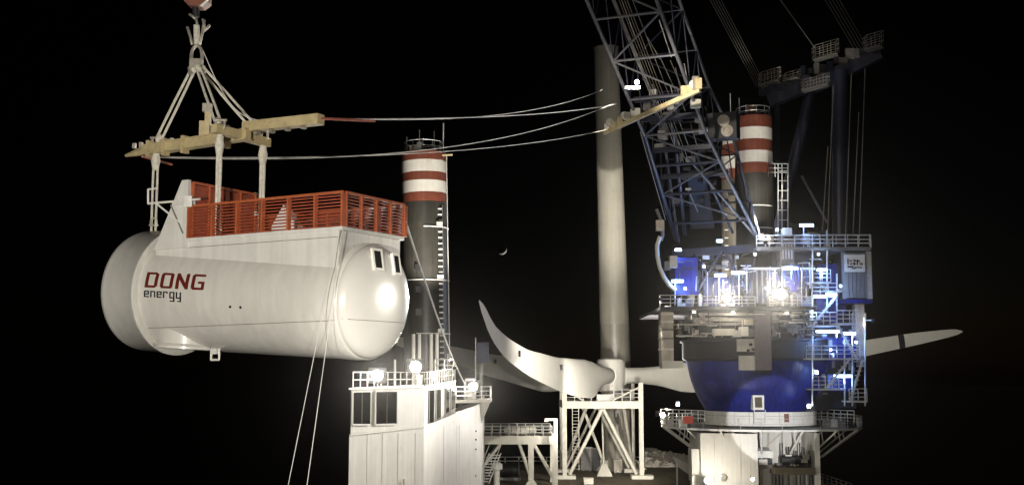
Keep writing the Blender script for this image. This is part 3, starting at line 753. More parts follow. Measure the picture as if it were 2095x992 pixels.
# cross-beam the boom pivots on, and its lattice supports
FC = P(1470, 500, 135)
HT = P(400, 5, 47)
TT = Vector((HT.x, HT.y, EYE + 62))
bx = (TT - FC).normalized(); BU = Vector((-bx.y, bx.x, 0)).normalized()
if BU.x < 0: BU = -BU
BN = BU.cross(bx)
if BN.z < 0: BN = -BN
beam('boom_pivot_beam', FC - BU * 5.4 - Vector((0, 0, .9)), FC + BU * 5.4 - Vector((0, 0, .6)), .9, .9, M['bluelow'], cr)
for (a_, b_2) in (((1480, 505), (1425, 600)), ((1478, 505), (1530, 600)), ((1400, 520), (1400, 605)), ((1548, 500), (1530, 610)), ((1392, 520), (1430, 600)), ((1420, 520), (1447, 560)), ((1500, 520), (1500, 606))):
    bar('support_strut', P(*a_, 133.2), P(*b_2, 131.2), .17, M['bluelow'], cr)
for k in range(16):
    x_ = rnd.uniform(1425, 1510); y_ = rnd.uniform(522, 560)
    pbox('sheave_gear', x_, y_, x_ + rnd.uniform(4, 14), y_ + rnd.uniform(4, 14), 132.5 + rnd.uniform(0, 2), .5, M[rnd.choice(['grey', 'galv', 'dark', 'frame', 'bluelow'])], cr)
ul = P(1566, 497, 130.2); floodlight(ul, rat(300), 15000, 60, cr, .5, post=(ul.x, ul.y, cz(506, 131)))  # added uplight for the white bands of the crane leg
ul = P(1452, 556, 141); floodlight(ul, bat(440), 30000, 70, cr, .5)  # added lamp, tucked out of sight, lighting the furthest leg shaft
ul = P(1786, 655, 130.6); floodlight(ul, P(1860, 705, 183), 42000, 50, cr, .5, post=P(1770, 655, 131.5))  # flood put in to brighten the right-hand blade
ul = P(1351, 612, 128.4); floodlight(ul, P(1075, 715, 148), 24000, 120, cr, .6, .6, post=(ul.x, ul.y + .3, cz(627, 128.5)))  # flood put in to light the near blade evenly
# right-hand upper deck with rail
pd = pbox('top_deck', 1548, 505, 1782, 511, 131, 12, M['grey'], cr)
prail(1548, 1782, 505, 131, 131, 1.3, cr, 1.5, 3, .055); prail(1640, 1782, 500, 141, 141, 1.2, cr, 1.5, 2, .05)
railing('railing', [P(1782, 506, 131), P(1779, 502, 142)], 1.3, M['galv'], cr, 1.5, 2, .05)
for k in range(26):
    x_ = rnd.uniform(1555, 1690); y_ = rnd.uniform(470, 498)
    pbox('deck_fitting', x_, y_, x_ + rnd.uniform(4, 14), 506, 133 + rnd.uniform(0, 5), .5, M[rnd.choice(['grey', 'galv', 'dark', 'beige'])], cr)
pbox('control_cab', 1598, 490, 1624, 552, 131.2, 2.4, M['grey'], cr)
pbox('cab_lamp_box', 1602, 466, 1620, 482, 131.4, 1, M['white'], cr)
for k in range(4): pbox('cab_bar', 1601 + k * 6, 500, 1603 + k * 6, 530, 131.1, .12, M['galv'], cr)
# corrugated cabinet with sign
cab = pbox('cabinet', 1727, 514, 1781, 611, 132, 4, M['dark'], cr)
for k in range(6):
    pbox('corrugation', 1730 + k * 8, 517, 1734 + k * 8, 609, 131.8, .22, M['corr'], cab)
pbox('corner_post', 1775, 514, 1782, 611, 131.8, .4, M['galv'], cab)
pbox('corner_post', 1725, 514, 1728.5, 611, 131.8, .4, M['corr'], cab)
sg_ = pbox('sign', 1728, 521, 1769, 556, 131.6, .1, M['trim'], cr)
for k, (x_, w_, y_, h_2) in enumerate([(1734, 2, 529, 12), (1738, 5, 532, 3), (1739, 5, 538, 3), (1746, 5, 531, 4), (1746, 4, 537, 5), (1753, 2, 531, 11), (1755, 4, 532, 3), (1759, 2, 536, 6), (1762, 3, 538, 4), (1734, 12, 544, 3), (1748, 16, 546, 2), (1743, 7, 548, 2)]):
    pbox('sign_mark', x_, y_, x_ + w_, y_ + h_2, 131.55, .04, M['rust' if k in (1, 2, 3, 7) else 'black'], sg_)
pbox('bracket_beam', 1722, 612, 1785, 620, 132, 4, M['blue'], cr)
# stair tower on the right
st_x = (1658, 1770)
for (x_, y0_, y1_) in ((1662, 480, 830), (1692, 470, 640), (1712, 560, 690), (1744, 640, 830), (1770, 640, 830), (1728, 690, 830)):
    bar('stair_post', P(x_, y0_, 131.5), P(x_, y1_, 131.5), .09, M['galv'], cr)
for k, (a_, b_2, y_) in enumerate(((1664, 1700, 576), (1662, 1712, 604), (1658, 1712, 664), (1712, 1752, 660), (1650, 1760, 732), (1738, 1774, 820), (1662, 1730, 795))):
    pbox('landing', a_, y_, b_2, y_ + 3, 130.4, 3.2, M['galv'], cr)
    prail(a_, b_2, y_, 130.4, 130.4, 1.35, cr, .8, 3, .045)
for k, (xa, ya, xb, yb) in enumerate(((1664, 664, 1712, 604), (1700, 604, 1672, 576), (1752, 732, 1712, 662), (1690, 795, 1740, 732), (1740, 820, 1765, 735))):
    for dd in (130.8, 132.2):
        beam('stair_stringer', P(xa, ya, dd), P(xb, yb, dd), .06, .25, M['galv'], cr)
    for j in range(9):
        f_ = (j + .5) / 9; q = P(xa + (xb - xa) * f_, ya + (yb - ya) * f_, 131.5)
        block('tread', q, (.34, 1.3, .05), M['galv'], cr)
pbox('stair_wall', 1676, 540, 1728, 640, 134.2, 2, M['blue'], cr)
pbox('stair_wall', 1672, 606, 1716, 668, 133.9, .6, M['blue'], cr)
pbox('stair_wall', 1672, 690, 1756, 738, 134, 1.5, M['blue'], cr)
pbox('stair_wall', 1694, 765, 1742, 800, 134, 1.5, M['blue'], cr)
pbox('stair_core', 1676, 640, 1746, 835, 136, 4, M['dark'], cr)
pbox('machine_flank', 1650, 630, 1690, 840, 135, 6, M['dark'], cr)
for k in range(26):
    x_ = rnd.uniform(1660, 1755); y_ = rnd.uniform(560, 815)
    pbox('stair_fitting', x_, y_, x_ + rnd.uniform(3, 10), y_ + rnd.uniform(4, 16), 132.2 + rnd.uniform(0, 1.5), .4, M[rnd.choice(['grey', 'galv', 'dark', 'mauve'])], cr)
pbox('riser_pipe', 1752, 620, 1768, 740, 134, 1, M['beige'], cr)
pbox('riser_pipe', 1757, 728, 1770, 750, 133.8, 1, M['grey'], cr)
# tube lights
def tube_light(x0_, x1_, y_, d, watts=260, post=None):
    watts *= 1.15
    a = P(x0_, y_, d); b = P(x1_, y_, d)
    h = beam('tube_light', a + Vector((0, .08, .17)), b + Vector((0, .08, .17)), .34, .08, M['galv'], cr)
    m = MB(); m.tube([a, b], .15, 10); m.build('tube', M['tube'], h, 60)
    if post: bar('post', P(post, y_, d + .2), P(post, y_ + 50, d + .2), .06, M['galv'], h)
    point(((a + b) / 2) + Vector((0, -.3, -.45)), watts, (.16, .36, 1.0), .35, h)
for a_ in ((1636, 1664, 461, 131, 120, 1644), (1462, 1486, 563, 129.6, 420, 1471), (1497, 1524, 558, 130.0, 420, None), (1601, 1632, 549, 130.6, 700, None), (1374, 1398, 575, 129.8, 420, 1381),
           (1672, 1692, 552, 130.6, 320, 1678), (1690, 1712, 602, 130.6, 420, None), (1670, 1716, 678, 131.2, 700, None), (1724, 1750, 682, 131.2, 380, None), (1706, 1742, 769, 131.6, 420, None),
           (1466, 1478, 493, 131, 120, None), (1381, 1394, 511, 130.5, 240, None), (1665, 1690, 606, 130.5, 200, None)):
    tube_light(*a_)
for px, py, dd in ((1387, 827, 130.2), (1655, 831, 131.4), (1671, 762, 131.4), (1557, 487, 131)):
    q = P(px, py, dd); b_o = block('bulkhead_lamp', q + Vector((0, .12, -.2)), (.4, .12, .5), M['galv'], cr)
    m = MB(); m.lathe([(0, .17), (.12, .15), (.18, .05)], 12, q, frame(q, q - Vector((0, 1, 0)))); m.build('lens', M['bulb'], b_o, 60)
    point(q - Vector((0, .5, 0)), 90, (.6, .78, 1.0), .15, b_o)
for px, py, dd, pw in ((1420, 638, 128.9, 110), (1500, 639, 128.9, 170), (1610, 640, 128.9, 90)):  # warm lamps put in to light the machinery under the deck
    q = P(px, py, dd); b_o = block('bulkhead_lamp', q + Vector((0, .12, -.1)), (.4, .2, .2), M['galv'], cr)
    m = MB(); m.lathe([(0, .10), (.08, .08)], 10, q, frame(q, q - Vector((0, 1, .6)))); m.build('lens', M['flood'], b_o, 60)
    point(q - Vector((0, .5, .25)), pw, (1, .88, .70), .12, b_o)
for px, py, dd, pw in ((1402, 590, 130.2, 130), (1440, 545, 131.0, 110), (1545, 520, 131, 120), (1590, 470, 131.5, 130), (1660, 640, 130.8, 140), (1700, 715, 130.9, 120), (1752, 700, 131.0, 110), (1720, 585, 131.0, 140), (1675, 520, 130.8, 90), (1568, 590, 130.6, 90)):
    q = P(px, py, dd); b_o = block('bulkhead_lamp', q + Vector((0, .1, -.15)), (.3, .12, .34), M['galv'], cr)
    m = MB(); m.lathe([(0, .10), (.08, .09), (.11, .03)], 10, q, frame(q, q - Vector((0, 1, 0)))); m.build('lens', M['bulb'], b_o, 60)
    point(q - Vector((0, .45, .1)), pw, (.38, .58, 1.0), .12, b_o)
# two big floods
NT = C1 - NX * .3
floodlight(P(1487, 609, 128.2), NT + Vector((0, 0, 0)), 90000, 64, cr, 1.5, .8, halo_w=5.0e5, halo_deg=6)
floodlight(P(1598, 601, 128.2), NT, 150000, 64, cr, 2.0, .8, halo_w=5.0e5, halo_deg=6)
point(P(1487, 588, 129.6), 700, (1, .90, .72), .3, cr); point(P(1598, 580, 129.6), 1000, (1, .86, .62), .3, cr)

# boom (crane > boom > chord / brace)
boom = thing('boom_root', 'x', 'x', FC)
for k_ in ('label', 'category'): del boom[k_]
bpy.data.objects.remove(boom)
BL = (TT - FC).length
def hw(t): return 4.8 + (3.15 - 4.8) * min(1, t / .2) if t < .2 else 3.15 - .35 * (t - .2)
def th(t): return .6 + 5.0 * min(1, t / .12)
def BP(t, su, sn):
    return FC + (TT - FC) * t + BU * (su * hw(t)) + BN * (th(t) * sn)
spine = bar('boom', BP(0.012, -1, .0), BP(.2, -1, 0), .24, M['bluelow'], cr)      # lower left chord carries the rest as its sub-parts
def bb(name, a, b, r, mat='chord'): return bar(name, a, b, r, M[mat], spine)
TM = .985
st = [0, .035, .11, .2] + [.2 + .0667 * k for k in range(1, 12)]
for su in (-1, 1):
    for sn in (0, 1):
        for a_, b_2 in ((0.0, .12), (.12, .2), (.2, .42), (.42, .7), (.7, TM)):
            if su == -1 and sn == 0 and b_2 <= .2: 
                continue
            bb('chord', BP(a_, su, sn), BP(b_2, su, sn), .19 if sn == 0 else .16, 'chord')
st = [.045, .10, .15, .20, .255, .31, .365, .42, .48, .54, .6, .66, .72, .78, .84, .9, .96]
for i, (a_, b_2) in enumerate(zip(st[:-1], st[1:])):
    s_ = 1 if i % 2 else -1
    low = a_ < .2
    mt = 'bluelow' if low else 'chord'
    bb('brace', BP(a_, -1, 0), BP(a_, 1, 0), .12 if not low else .16, mt)
    bb('brace', BP(a_, -1, 1), BP(a_, 1, 1), .09, 'bluelow')  # back-face braces kept dark, shade put into their colour
    bb('brace', BP(a_, -s_, 0), BP(b_2, s_, 0), .10, 'chord')
    bb('brace', BP(a_, s_, 1), BP(b_2, -s_, 1), .08, 'bluelow')
    for su in (-1, 1):
        bb('brace', BP(a_, su, 0), BP(a_, su, 1), .08, 'bluelow')
        bb('brace', BP(a_, su, 0), BP(b_2, su, 1), .08, 'bluelow')
# lower boom furniture: winch frames, ladder and hoist ropes inside the boom
for i, t_ in enumerate((.12, .165, .215, .245)):
    beam('cross_girder', BP(t_, -.96, .15), BP(t_, .96, .15), .5, .5, M['bluelow'], spine)
bb('kingpost', BP(.02, -.75, .1), BP(.155, -.30, .2), .2, 'bluelow')
bb('kingpost', BP(.02, .45, .1), BP(.155, .25, .2), .16, 'bluelow')
bb('kingpost', BP(.155, .1, .05), BP(.012, .97, .0), .14, 'chord')
for k in range(44):
    t_ = rnd.uniform(.055, .25); u_ = rnd.uniform(-.85, .8); q = BP(t_, u_, rnd.uniform(.2, .6))
    block('winch_gear', q, (rnd.uniform(.3, 1.1), rnd.uniform(.3, .8), rnd.uniform(.2, .9)), M[rnd.choice(['grey', 'dark', 'steel', 'bluelow', 'galv'])], spine, math.atan2(BU.y, BU.x))
for u_ in (-.42, -.34, -.26, -.18, -.02):
    bar('hoist_rope', BP(.12, u_, .45), BP(TM, u_ * .4, .5), .035, M['steel'], spine)
for u_ in (-.30, -.22):
    bar('ladder_stile', BP(.2, u_, .05), BP(.9, u_, .05), .05, M['grey'], spine)
for k in range(60):
    t_ = .2 + .7 * k / 60; bar('ladder_rung', BP(t_, -.30, .05), BP(t_, -.22, .05), .03, M['grey'], spine)
for k in range(26):
    t_ = rnd.uniform(.05, .30); u_ = rnd.uniform(-.9, .85); sn_ = rnd.uniform(.3, .9)
    bb('pipe_run', BP(t_, u_, sn_), BP(t_ + rnd.uniform(.02, .06), u_ + rnd.uniform(-.15, .15), sn_), .05, rnd.choice(['grey', 'steel', 'galv', 'bluelow']))
for t_, su in ((.08, -1.12), (.12, -1.1), (.16, -1.1)):
    bar('side_walk_post', BP(t_, -1, .1), BP(t_, su - .05, .35), .05, M['galv'], spine)
bar('side_walk_rail', BP(.05, -1.14, .35), BP(.2, -1.16, .35), .05, M['galv'], spine); bar('side_walk_rail', BP(.05, -1.14, .1), BP(.2, -1.16, .1), .05, M['galv'], spine)
# side winch (dark box right of the boom) and round sheave
q = BP(.165, 1.18, .55)
sw = block('side_winch', q - Vector((0, 0, 1.2)), (3.0, 1.8, 2.7), M['dark'], cr, math.atan2(BU.y, BU.x))
for (dx, dz_) in ((-.2, .5), (.15, -.6)):
    c_ = q + BU * dx + Vector((0, -1.0, dz_ + .1)); m = MB(); m.lathe([(0, .62), (.14, .62), (.16, .4), (.05, .36)], 20, c_, frame(c_, c_ - Vector((.2, 1, 0)))); m.build('sheave', M['beige'], sw)
# boom foot gussets, dark panel between feet
m = MB(); m.prism([BP(.02, -.62, .6), BP(.02, -.02, .6), BP(.10, .12, .6), BP(.10, -.35, .6)], BN * .2); m.build('boom_panel', M['dark'], cr)
TB_MID = P(1335, 228, 104)
# boom floodlight
bl_ = P(1305, 172, 100.5)
block('lamp_bracket', bl_ - Vector((.5, 0, .5)), (1.3, .5, .25), M['galv'], spine)
bz = P(1303, 168, 99.6); m = MB(); m.lathe([(0, .2), (.1, .16)], 12, bz, frame(bz, bz - Vector((0, 1, 0)))); m.build('boom_lamp_lens', M['bulb'], spine)
spot(bz - Vector((0, .3, .3)), TB_MID, 9000, 140, .5, (1, .92, .8), .15, cr)
# cream clamp blocks on the front chords
for t_, su in ((.235, -1), (.24, 1)):
    block('chord_clamp', BP(t_, su, 0) - Vector((0, .3, .4)), (.95, .6, .8), M['frame'], spine)

# tag-line trolley bar across the boom
TB0 = P(1236, 272, BP(.245, -1, 0).y - 1.2); TB1 = P(1432, 184, BP(.3, 1, 0).y - 1.6)
tr = thing('tagline_trolley', 'yellow tagline trolley bar clamped across the lattice boom', 'trolley bar', (TB0 + TB1) / 2)
mbm = beam('bar', TB0, TB1, .35, .42, M['yellow'], tr)
dirb = (TB1 - TB0).normalized()
for k, (f_, hh) in enumerate(((.03, .7), (.1, .55), (.17, .75), (.25, .85), (.84, .9), (.90, .7), (.955, 1.3), (.985, 1.0))):
    q = TB0.lerp(TB1, f_); block('sheave_bracket', q + Vector((0, -.1, .1)), (.55, .5, hh), M['yellow' if k % 3 else 'steel'], tr)
for f_ in (.06, .22, .93):
    q = TB0.lerp(TB1, f_) + Vector((0, -.4, .75)); m = MB(); m.lathe([(0, .38), (.2, .38)], 16, q, frame(q, q + Vector((0, 1, 0)))); m.build('sheave', M['frame'], tr)

# tag lines
def pix(q):
    q = Vector(q) - Vector((0, 0, EYE)); a = q.y * math.cos(PITCH) + q.z * math.sin(PITCH); b = -q.y * math.sin(PITCH) + q.z * math.cos(PITCH)
    return 1047.5 + F * q.x / a, 496 - F * b / a
def fit_sag(a, b, px, py):
    f0, f1 = 0., 1.
    for _ in range(40):
        f = (f0 + f1) / 2
        if pix(a.lerp(b, f))[0] < px: f0 = f
        else: f1 = f
    q = a.lerp(b, f); want = P(px, py, q.y).z
    return (q.z - want) / (4 * f * (1 - f))
def rope(name, label, a, b, sag, r, mat='rope', n=40):
    if isinstance(sag, tuple): sag = fit_sag(a, b, *sag)
    m = MB(); m.tube([a.lerp(b, k / n) - Vector((0, 0, sag * 4 * (k / n) * (1 - k / n))) for k in range(n + 1)], r, 5)
    return tag(m.build(name, M[mat], None), label, 'rope', 'tag lines')
ra = NP(2.75, .25, YZ + .36); rb = Y(11.9, -.2, -.35)
redend = ra.lerp(P(1255, 212, 106), .05)
rope('tag_rope', 'upper tag rope from the long yoke arm to the boom trolley', ra, P(1262, 213, 106), (940, 241), .035)
rope('tag_rope', 'slightly higher tag rope from the long yoke arm up to the boom', ra + Vector((0, 0, .03)), P(1232, 184, 104), (930, 242), .03)
rope('tag_rope', 'sagging tag rope from the yoke nose up to the boom trolley', rb, P(1262, 209, 106), (745, 318), .035)
rope('tag_rope', 'lowest tag rope from the yoke nose to the trolley end', rb, P(1240, 266, 106), (760, 318), .03)
for (a_, b_2, nm) in ((ra, P(830, 251, 48.0), 'short red end of tag rope at the long yoke arm'), (rb + Vector((0, 0, .01)), rb.lerp(P(1262, 209, 106), .03), 'short red end of tag rope at the yoke nose')):
    m = MB(); e_ = a_.lerp(b_2, .62 if a_ is ra else 1) - Vector((0, 0, .0 if a_ is ra else .5)); m.tube([a_, a_.lerp(e_, .5), e_], .05, 6); tag(m.build('rope_sleeve', M['redrope'], None), nm, 'rope')
tq = NP(-.1, -W2 - .12, ZT - .1)
rope('guide_rope', 'thin guide rope hanging from the tail corner, the steeper one', tq + HX * -.02, P(627, 1000, 40), .0, .012, n=4)
rope('guide_rope', 'thin guide rope hanging from the tail corner, the more slanted one', tq + HX * .12, P(588, 1000, 40), .0, .012, n=4)
rope('guide_rope', 'pale guide rope from the far tail corner down to the bridge roof', NP(-.1, W2 + .05, ZT + .6), P(951, 785, 104), .5, .05, n=10)

# gantry (A-frame) and luffing ropes
GT0 = P(1562, 190, 150); GT1 = P(1772, 112, 145)
gy = bar('gantry', P(1718, 500, 145), P(1718, 145, 145), 1.0, M['bluelow'], cr)
def gb(name, a, b, r, mat='bluelow'): return bar(name, a, b, r, M[mat], gy)
beam('gantry_head', P(1572, 205, 150), P(1662, 168, 148), 1.5, 2.0, M['bluelow'], gy)
beam('gantry_head', P(1662, 178, 148), P(1800, 108, 145), 1.3, 1.8, M['bluelow'], gy)
gb('gantry_leg', P(1660, 180, 149), P(1585, 500, 150), .7); gb('gantry_leg', P(1640, 360, 147), P(1692, 455, 146), .16, 'chord')
gb('gantry_leg', P(1590, 210, 150), P(1590, 330, 150), .35)
for (x_, y0_, y1_) in ((1705, 175, 480), (1694, 300, 480), (1742, 150, 480), (1770, 140, 480), (1757, 230, 480)):
    gb('stay_rope', P(x_, y0_, 143.5), P(x_ - (480 - y1_ + 12), y1_, 143.5), .055, 'steel')
# head platforms with rails
for (x_, y_, w_, h_2, dd) in ((1555, 178, 40, 28, 148.5), (1665, 125, 48, 30, 146), (1642, 188, 52, 22, 145.5), (1770, 105, 34, 30, 144), (1605, 168, 30, 16, 148)):
    a = P(x_, y_, dd); b = P(x_ + w_, y_ - w_ * .28, dd - 1.2)
    beam('head_platform', a, b, 1.6, .12, M['grey'], gy)
    railing('head_railing', [a + Vector((0, -.8, 0)), b + Vector((0, -.8, 0)), b + Vector((0, .8, 0)), a + Vector((0, .8, 0))], h_2 / 16.5, M['steel'], gy, .9, 3, .03, True)
for k in range(18):
    f_ = k / 17; q = P(1560 + 230 * f_, 186 - 85 * f_, 149 - 4 * f_)
    block('sheave_box', q - Vector((0, .5, rnd.uniform(0, .8))), (rnd.uniform(.5, 1.2), .6, rnd.uniform(.5, 1.4)), M[rnd.choice(['dark', 'grey', 'bluelow'])], gy)
for k in range(5):
    gb('luffing_rope', P(1548 + k * 5, 178, 149), TT + BU * (-1.6 + k * .25) + Vector((0, 0, -1)), .03, 'grey')
    gb('luffing_rope', P(1752 + k * 7, 108, 145), TT + BU * (1 + k * .25) + Vector((0, 0, -1)), .03, 'grey')
gb('luffing_rope', P(1668, 100, 146), TT + BU * 3.2 + Vector((0, 0, -16)), .05, 'steel')
# ladder cage tower behind leg
for x_ in (1592, 1600, 1612): gb('ladder_post', P(x_, 335, 138.5), P(x_, 480, 138.5), .07, 'galv')
for k in range(7): gb('ladder_tie', P(1591, 350 + k * 20, 138.5), P(1613, 350 + k * 20, 138.5), .05, 'galv')
railing('cage', [P(1572, 362, 138), P(1614, 362, 138), P(1614, 362, 140), P(1572, 362, 140)], 1.6, M['galv'], gy, .9, 3, .05, True)
# boom tip head so that the hoist ropes end on something
m = MB(); m.box((0, 0, 0), (.1, .1, .1))
tp_ = beam('boom_head', BP(TM - .02, -1.05, .4), BP(TM - .02, 1.05, .4), 2.2, 3.0, M['bluelow'], spine)
for k in range(4):
    bar('fall_rope', (HT.x - .5 + .3 * k, HT.y, HOOKX.z + .9), (HT.x - .5 + .3 * k, HT.y, BP(TM, 0, .2).z - .6), .03, M['steel'], hk)

# ------------------------------------------------------------------ turbine tower section
tb = P(1266, 962, 183); tt = P(1240, 101, 183)
tw = thing('tower_section', 'tall beige turbine tower section standing upright on deck', 'tower', (tb.x, tb.y, DZ))
tb = tb + (tt - tb) * ((DZ - tb.z) / (tt.z - tb.z))
fr = frame(tb, tt); TL = (tt - tb).length
def tw_r(f_): return 2.36 + (1.90 - 2.36) * max(0, f_ - .2) / .8
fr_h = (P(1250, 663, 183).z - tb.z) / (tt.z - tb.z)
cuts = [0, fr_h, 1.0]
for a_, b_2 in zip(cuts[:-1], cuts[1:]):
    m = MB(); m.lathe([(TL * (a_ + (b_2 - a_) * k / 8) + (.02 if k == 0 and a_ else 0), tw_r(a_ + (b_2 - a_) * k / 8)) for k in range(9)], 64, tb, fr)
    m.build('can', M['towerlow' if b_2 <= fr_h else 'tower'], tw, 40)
m = MB(); m.lathe([(TL, tw_r(1) + .12), (TL + .2, tw_r(1) + .12)], 48, tb, fr); m.build('flange', M['towerlow'], tw, 40)
for k in range(10):
    a = 2 * math.pi * k / 10; q = Vector((tb.x + 3.2 * math.cos(a), tb.y + 3.2 * math.sin(a), DZ))
    m = MB(); d_ = Vector((math.cos(a), math.sin(a), 0)); p_ = Vector((-d_.y, d_.x, 0)) * .25
    m.prism([q - d_ * .9 - p_, q + d_ * 1.1 - p_, q - d_ * .5 - p_ + Vector((0, 0, 1.5)), q - d_ * .9 - p_ + Vector((0, 0, 1.5))], p_ * 2); m.build('foot_gusset', M['frame'], tw)
for dx in (-.5, .0, .35):
    bar('cable', tb + Vector((dx, -2.45, .1)), tb + Vector((dx * .8, -2.42, 9)), .05, M['beige'], tw)

# ------------------------------------------------------------------ rotor
hub_c = P(1250, 768, 174)
ro = thing('rotor', 'white three bladed rotor lying level on its tall deck stand', 'rotor', hub_c - Vector((0, 0, 2.4)))
m = MB(); m.lathe([(-2.5, 1.3), (-2.2, 1.85), (-.6, 2.05), (1.9, 2.1), (2.35, 1.95), (2.55, 1.5), (2.6, .1)], 48, hub_c); m.build('hub', M['blade'], ro, 35)
from bisect import bisect
def itp(tab, t_):
    for (a, va), (b, vb) in zip(tab[:-1], tab[1:]):
        if a <= t_ <= b:
            s_ = (t_ - a) / (b - a); return va + (vb - va) * s_
    return tab[-1][1]
CH = [(0, 2.3), (.05, 2.35), (.10, 2.9), (.16, 4.3), (.21, 4.8), (.30, 4.4), (.47, 3.5), (.6, 2.95), (.71, 2.4), (.85, 1.95), (.954, 1.25), (.985, .8), (1, .18)]
TK = [(0, 2.3), (.05, 2.25), (.10, 1.7), (.2, 1.1), (.5, .6), (.8, .34), (1, .06)]
def blade(dirang, ztab, strap=None, slits=(), wide=1.0):
    d = Vector((math.sin(dirang), -math.cos(dirang), 0)); sd = Vector((d.y, -d.x, 0))
    LB = 58.0; n = 56; rings = []
    def cen(t_):
        ts = [max(0, t_ - .03), t_, min(1, t_ + .03)]
        return hub_c + d * (1.9 + (LB - 1.9) * t_) + Vector((0, 0, sum(itp(ztab, q) for q in ts) / 3))
    def section(t_, grow=0):
        c = cen(t_); ch = itp(CH, t_) * (1 + (wide - 1) * min(1, t_ / .4)) + grow; tk = itp(TK, t_) + grow; rg = []
        tan = (cen(min(1, t_ + .01)) - cen(max(0, t_ - .01))).normalized(); upv = tan.cross(sd).normalized()
        if upv.z < 0: upv = -upv
        bl = max(0, min(1, (t_ - .04) / .14))
        twist = R(14) * (1 - t_) * bl
        for k in range(28):
            a = 2 * math.pi * k / 28; ca, sa = math.cos(a), math.sin(a)
            y_ = ca * ch / 2; x_ = sa * tk / 2 * (1 - bl * .55 * (1 - ca) / 2 * 1.3)
            y_ -= bl * ch * .10 * (1 - t_)
            rg.append(c + upv * (y_ * math.cos(twist) - x_ * math.sin(twist)) + sd * (x_ * math.cos(twist) + y_ * math.sin(twist)))
        return rg
    m = MB(); m.loft([section(k / n) for k in range(n + 1)]); b_o = m.build('blade', M['blade'], ro, 50)
    m = MB(); m.lathe([(-.12, 1.32), (-.05, 1.36), (.18, 1.36), (.22, 1.2)], 40, hub_c + d * 1.95, frame(hub_c, hub_c + d)); m.build('root_collar', M['blade'], b_o, 40)
    if strap:
        m = MB(); m.loft([section(strap, .10), section(strap + .018, .10)]); m.build('strap', M['dark'], b_o, 50)
    for s_, up_ in slits:
        c = cen(s_) + Vector((0, 0, up_)) - sd * 0
        tk = itp(TK, s_)
        for sgn in (-1, 1):
            m = MB(); m.box(c + sd * (sgn * tk * .30), (.12, .12 + tk * .22, .34), Matrix((d, sd, Vector((0, 0, 1)))).transposed()); m.build('lightning_slot', M['dark'], b_o)
    return b_o
ZA = [(0, 0), (.3, .0), (.47, .35), (.7, 1.55), (.846, 3.05), (.94, 4.9), (.975, 6.6), (1, 8.2)]
ZC = [(0, 0), (.2, .1), (.45, 1.9), (.71, 4.4), (.85, 5.7), (1, 7.0)]
blade(R(-18), ZA, None, ((.47, .7), (.77, .2)), 1.22)
blade(R(-138), ZC, None, ((.42, .6),))
blade(R(102), ZC, .80)

# ------------------------------------------------------------------ rotor stand
sd_c = P(1235, 980, 172); SX0, SX1 = P(1155, 900, 167).x, P(1312, 900, 167).x
stand = thing('rotor_stand', 'cream steel trestle under the rotor hub with railed top platform', 'stand', ((SX0 + SX1) / 2, 172, DZ))
ztop = P(1235, 820, 167).z; zpl = P(1235, 835, 167).z
D0, D1 = 167.0, 178.0
for x_, nm in ((SX0, 0), (SX1, 1)):
    for d_ in (D0, D1):
        beam('post', (x_, d_, DZ + .5), (x_, d_, P(1155, 782, 167).z), (.62 if d_ == D0 else .45), .62, M['frame'], stand, (0, 1, 0))
        m = MB(); m.box((x_, d_, DZ + .26), (1.5, 1.2, .25)); m.build('base_plate', M['frame'], stand)
for d_ in (D0, D1):
    beam('top_beam', (SX0 - .3, d_ - .05, (ztop + zpl) / 2), (SX1 + .3, d_ - .05, (ztop + zpl) / 2), .7, ztop - zpl, M['frame'], stand)
for x_ in (SX0, SX1): beam('top_beam', (x_, D0 + .45, (ztop + zpl) / 2), (x_, D1 - .4, (ztop + zpl) / 2), .6, (ztop - zpl) * .9, M['frame'], stand)
block('platform', ((SX0 + SX1) / 2, (D0 + D1) / 2, ztop - .15), (SX1 - SX0 - .8, D1 - D0 - .8, .12), M['grey'], stand)
xm = (SX0 + SX1) / 2
for d_, r_ in ((D0, .27), (D1, .2)):
    bar('leg_brace', (xm - .1, d_, zpl - .1), (SX0 + .7, d_, DZ + .6), r_, M['frame'], stand)
    bar('leg_brace', (xm + .1, d_, zpl - .1), (SX1 - .7, d_, DZ + .6), r_, M['frame'], stand)
for x_ in (SX0 + .2, SX1 - .2):
    bar('leg_brace', (x_ + (3.0 if x_ < xm else -2.0), D0 + 2, zpl), (x_, D1 - .5, DZ + .6), .24, M['frame'], stand)
bar('leg_brace', (xm - 2.6, D0 + 3, zpl), (xm + .6, D0 + 5, DZ + 1.6), .22, M['frame'], stand)
bar('leg_brace', (xm + .2, D0 + 4, zpl), (xm + .4, D0 + 4, DZ + 1.5), .12, M['frame'], stand)
m = MB(); q = Vector((xm + .5, D0 + 4.5, DZ)); m.loft([[q + Vector((sx * a, sy * a, z_)) for sx, sy in ((-1, -1), (1, -1), (1, 1), (-1, 1))] for a, z_ in ((1.1, 0), (1.0, .3), (.3, 1.7))]); m.build('foot_shoe', M['frame'], stand)
for x0_, x1_ in ((SX0 + .3, xm - 1.6), (xm + 1.6, SX1 - .3)):
    railing('railing', [(x0_, D0, ztop), (x1_, D0, ztop)], 1.6, M['galv'], stand, 1.1, 3, .06)
bar('corner_brace', (SX1 - .3, D0 - .2, ztop + 1.9), (SX1 - 4, D0 - .2, ztop + .1), .12, M['frame'], stand); bar('corner_brace', (SX0 + .3, D0 - .2, ztop + 1.6), (SX0 + 2.6, D0 - .2, ztop + .1), .12, M['frame'], stand)
block('hub_seat', (hub_c.x - 1.2, 170.6, ztop - .1), (2.4, 1.6, 1.0), M['trim'], stand)
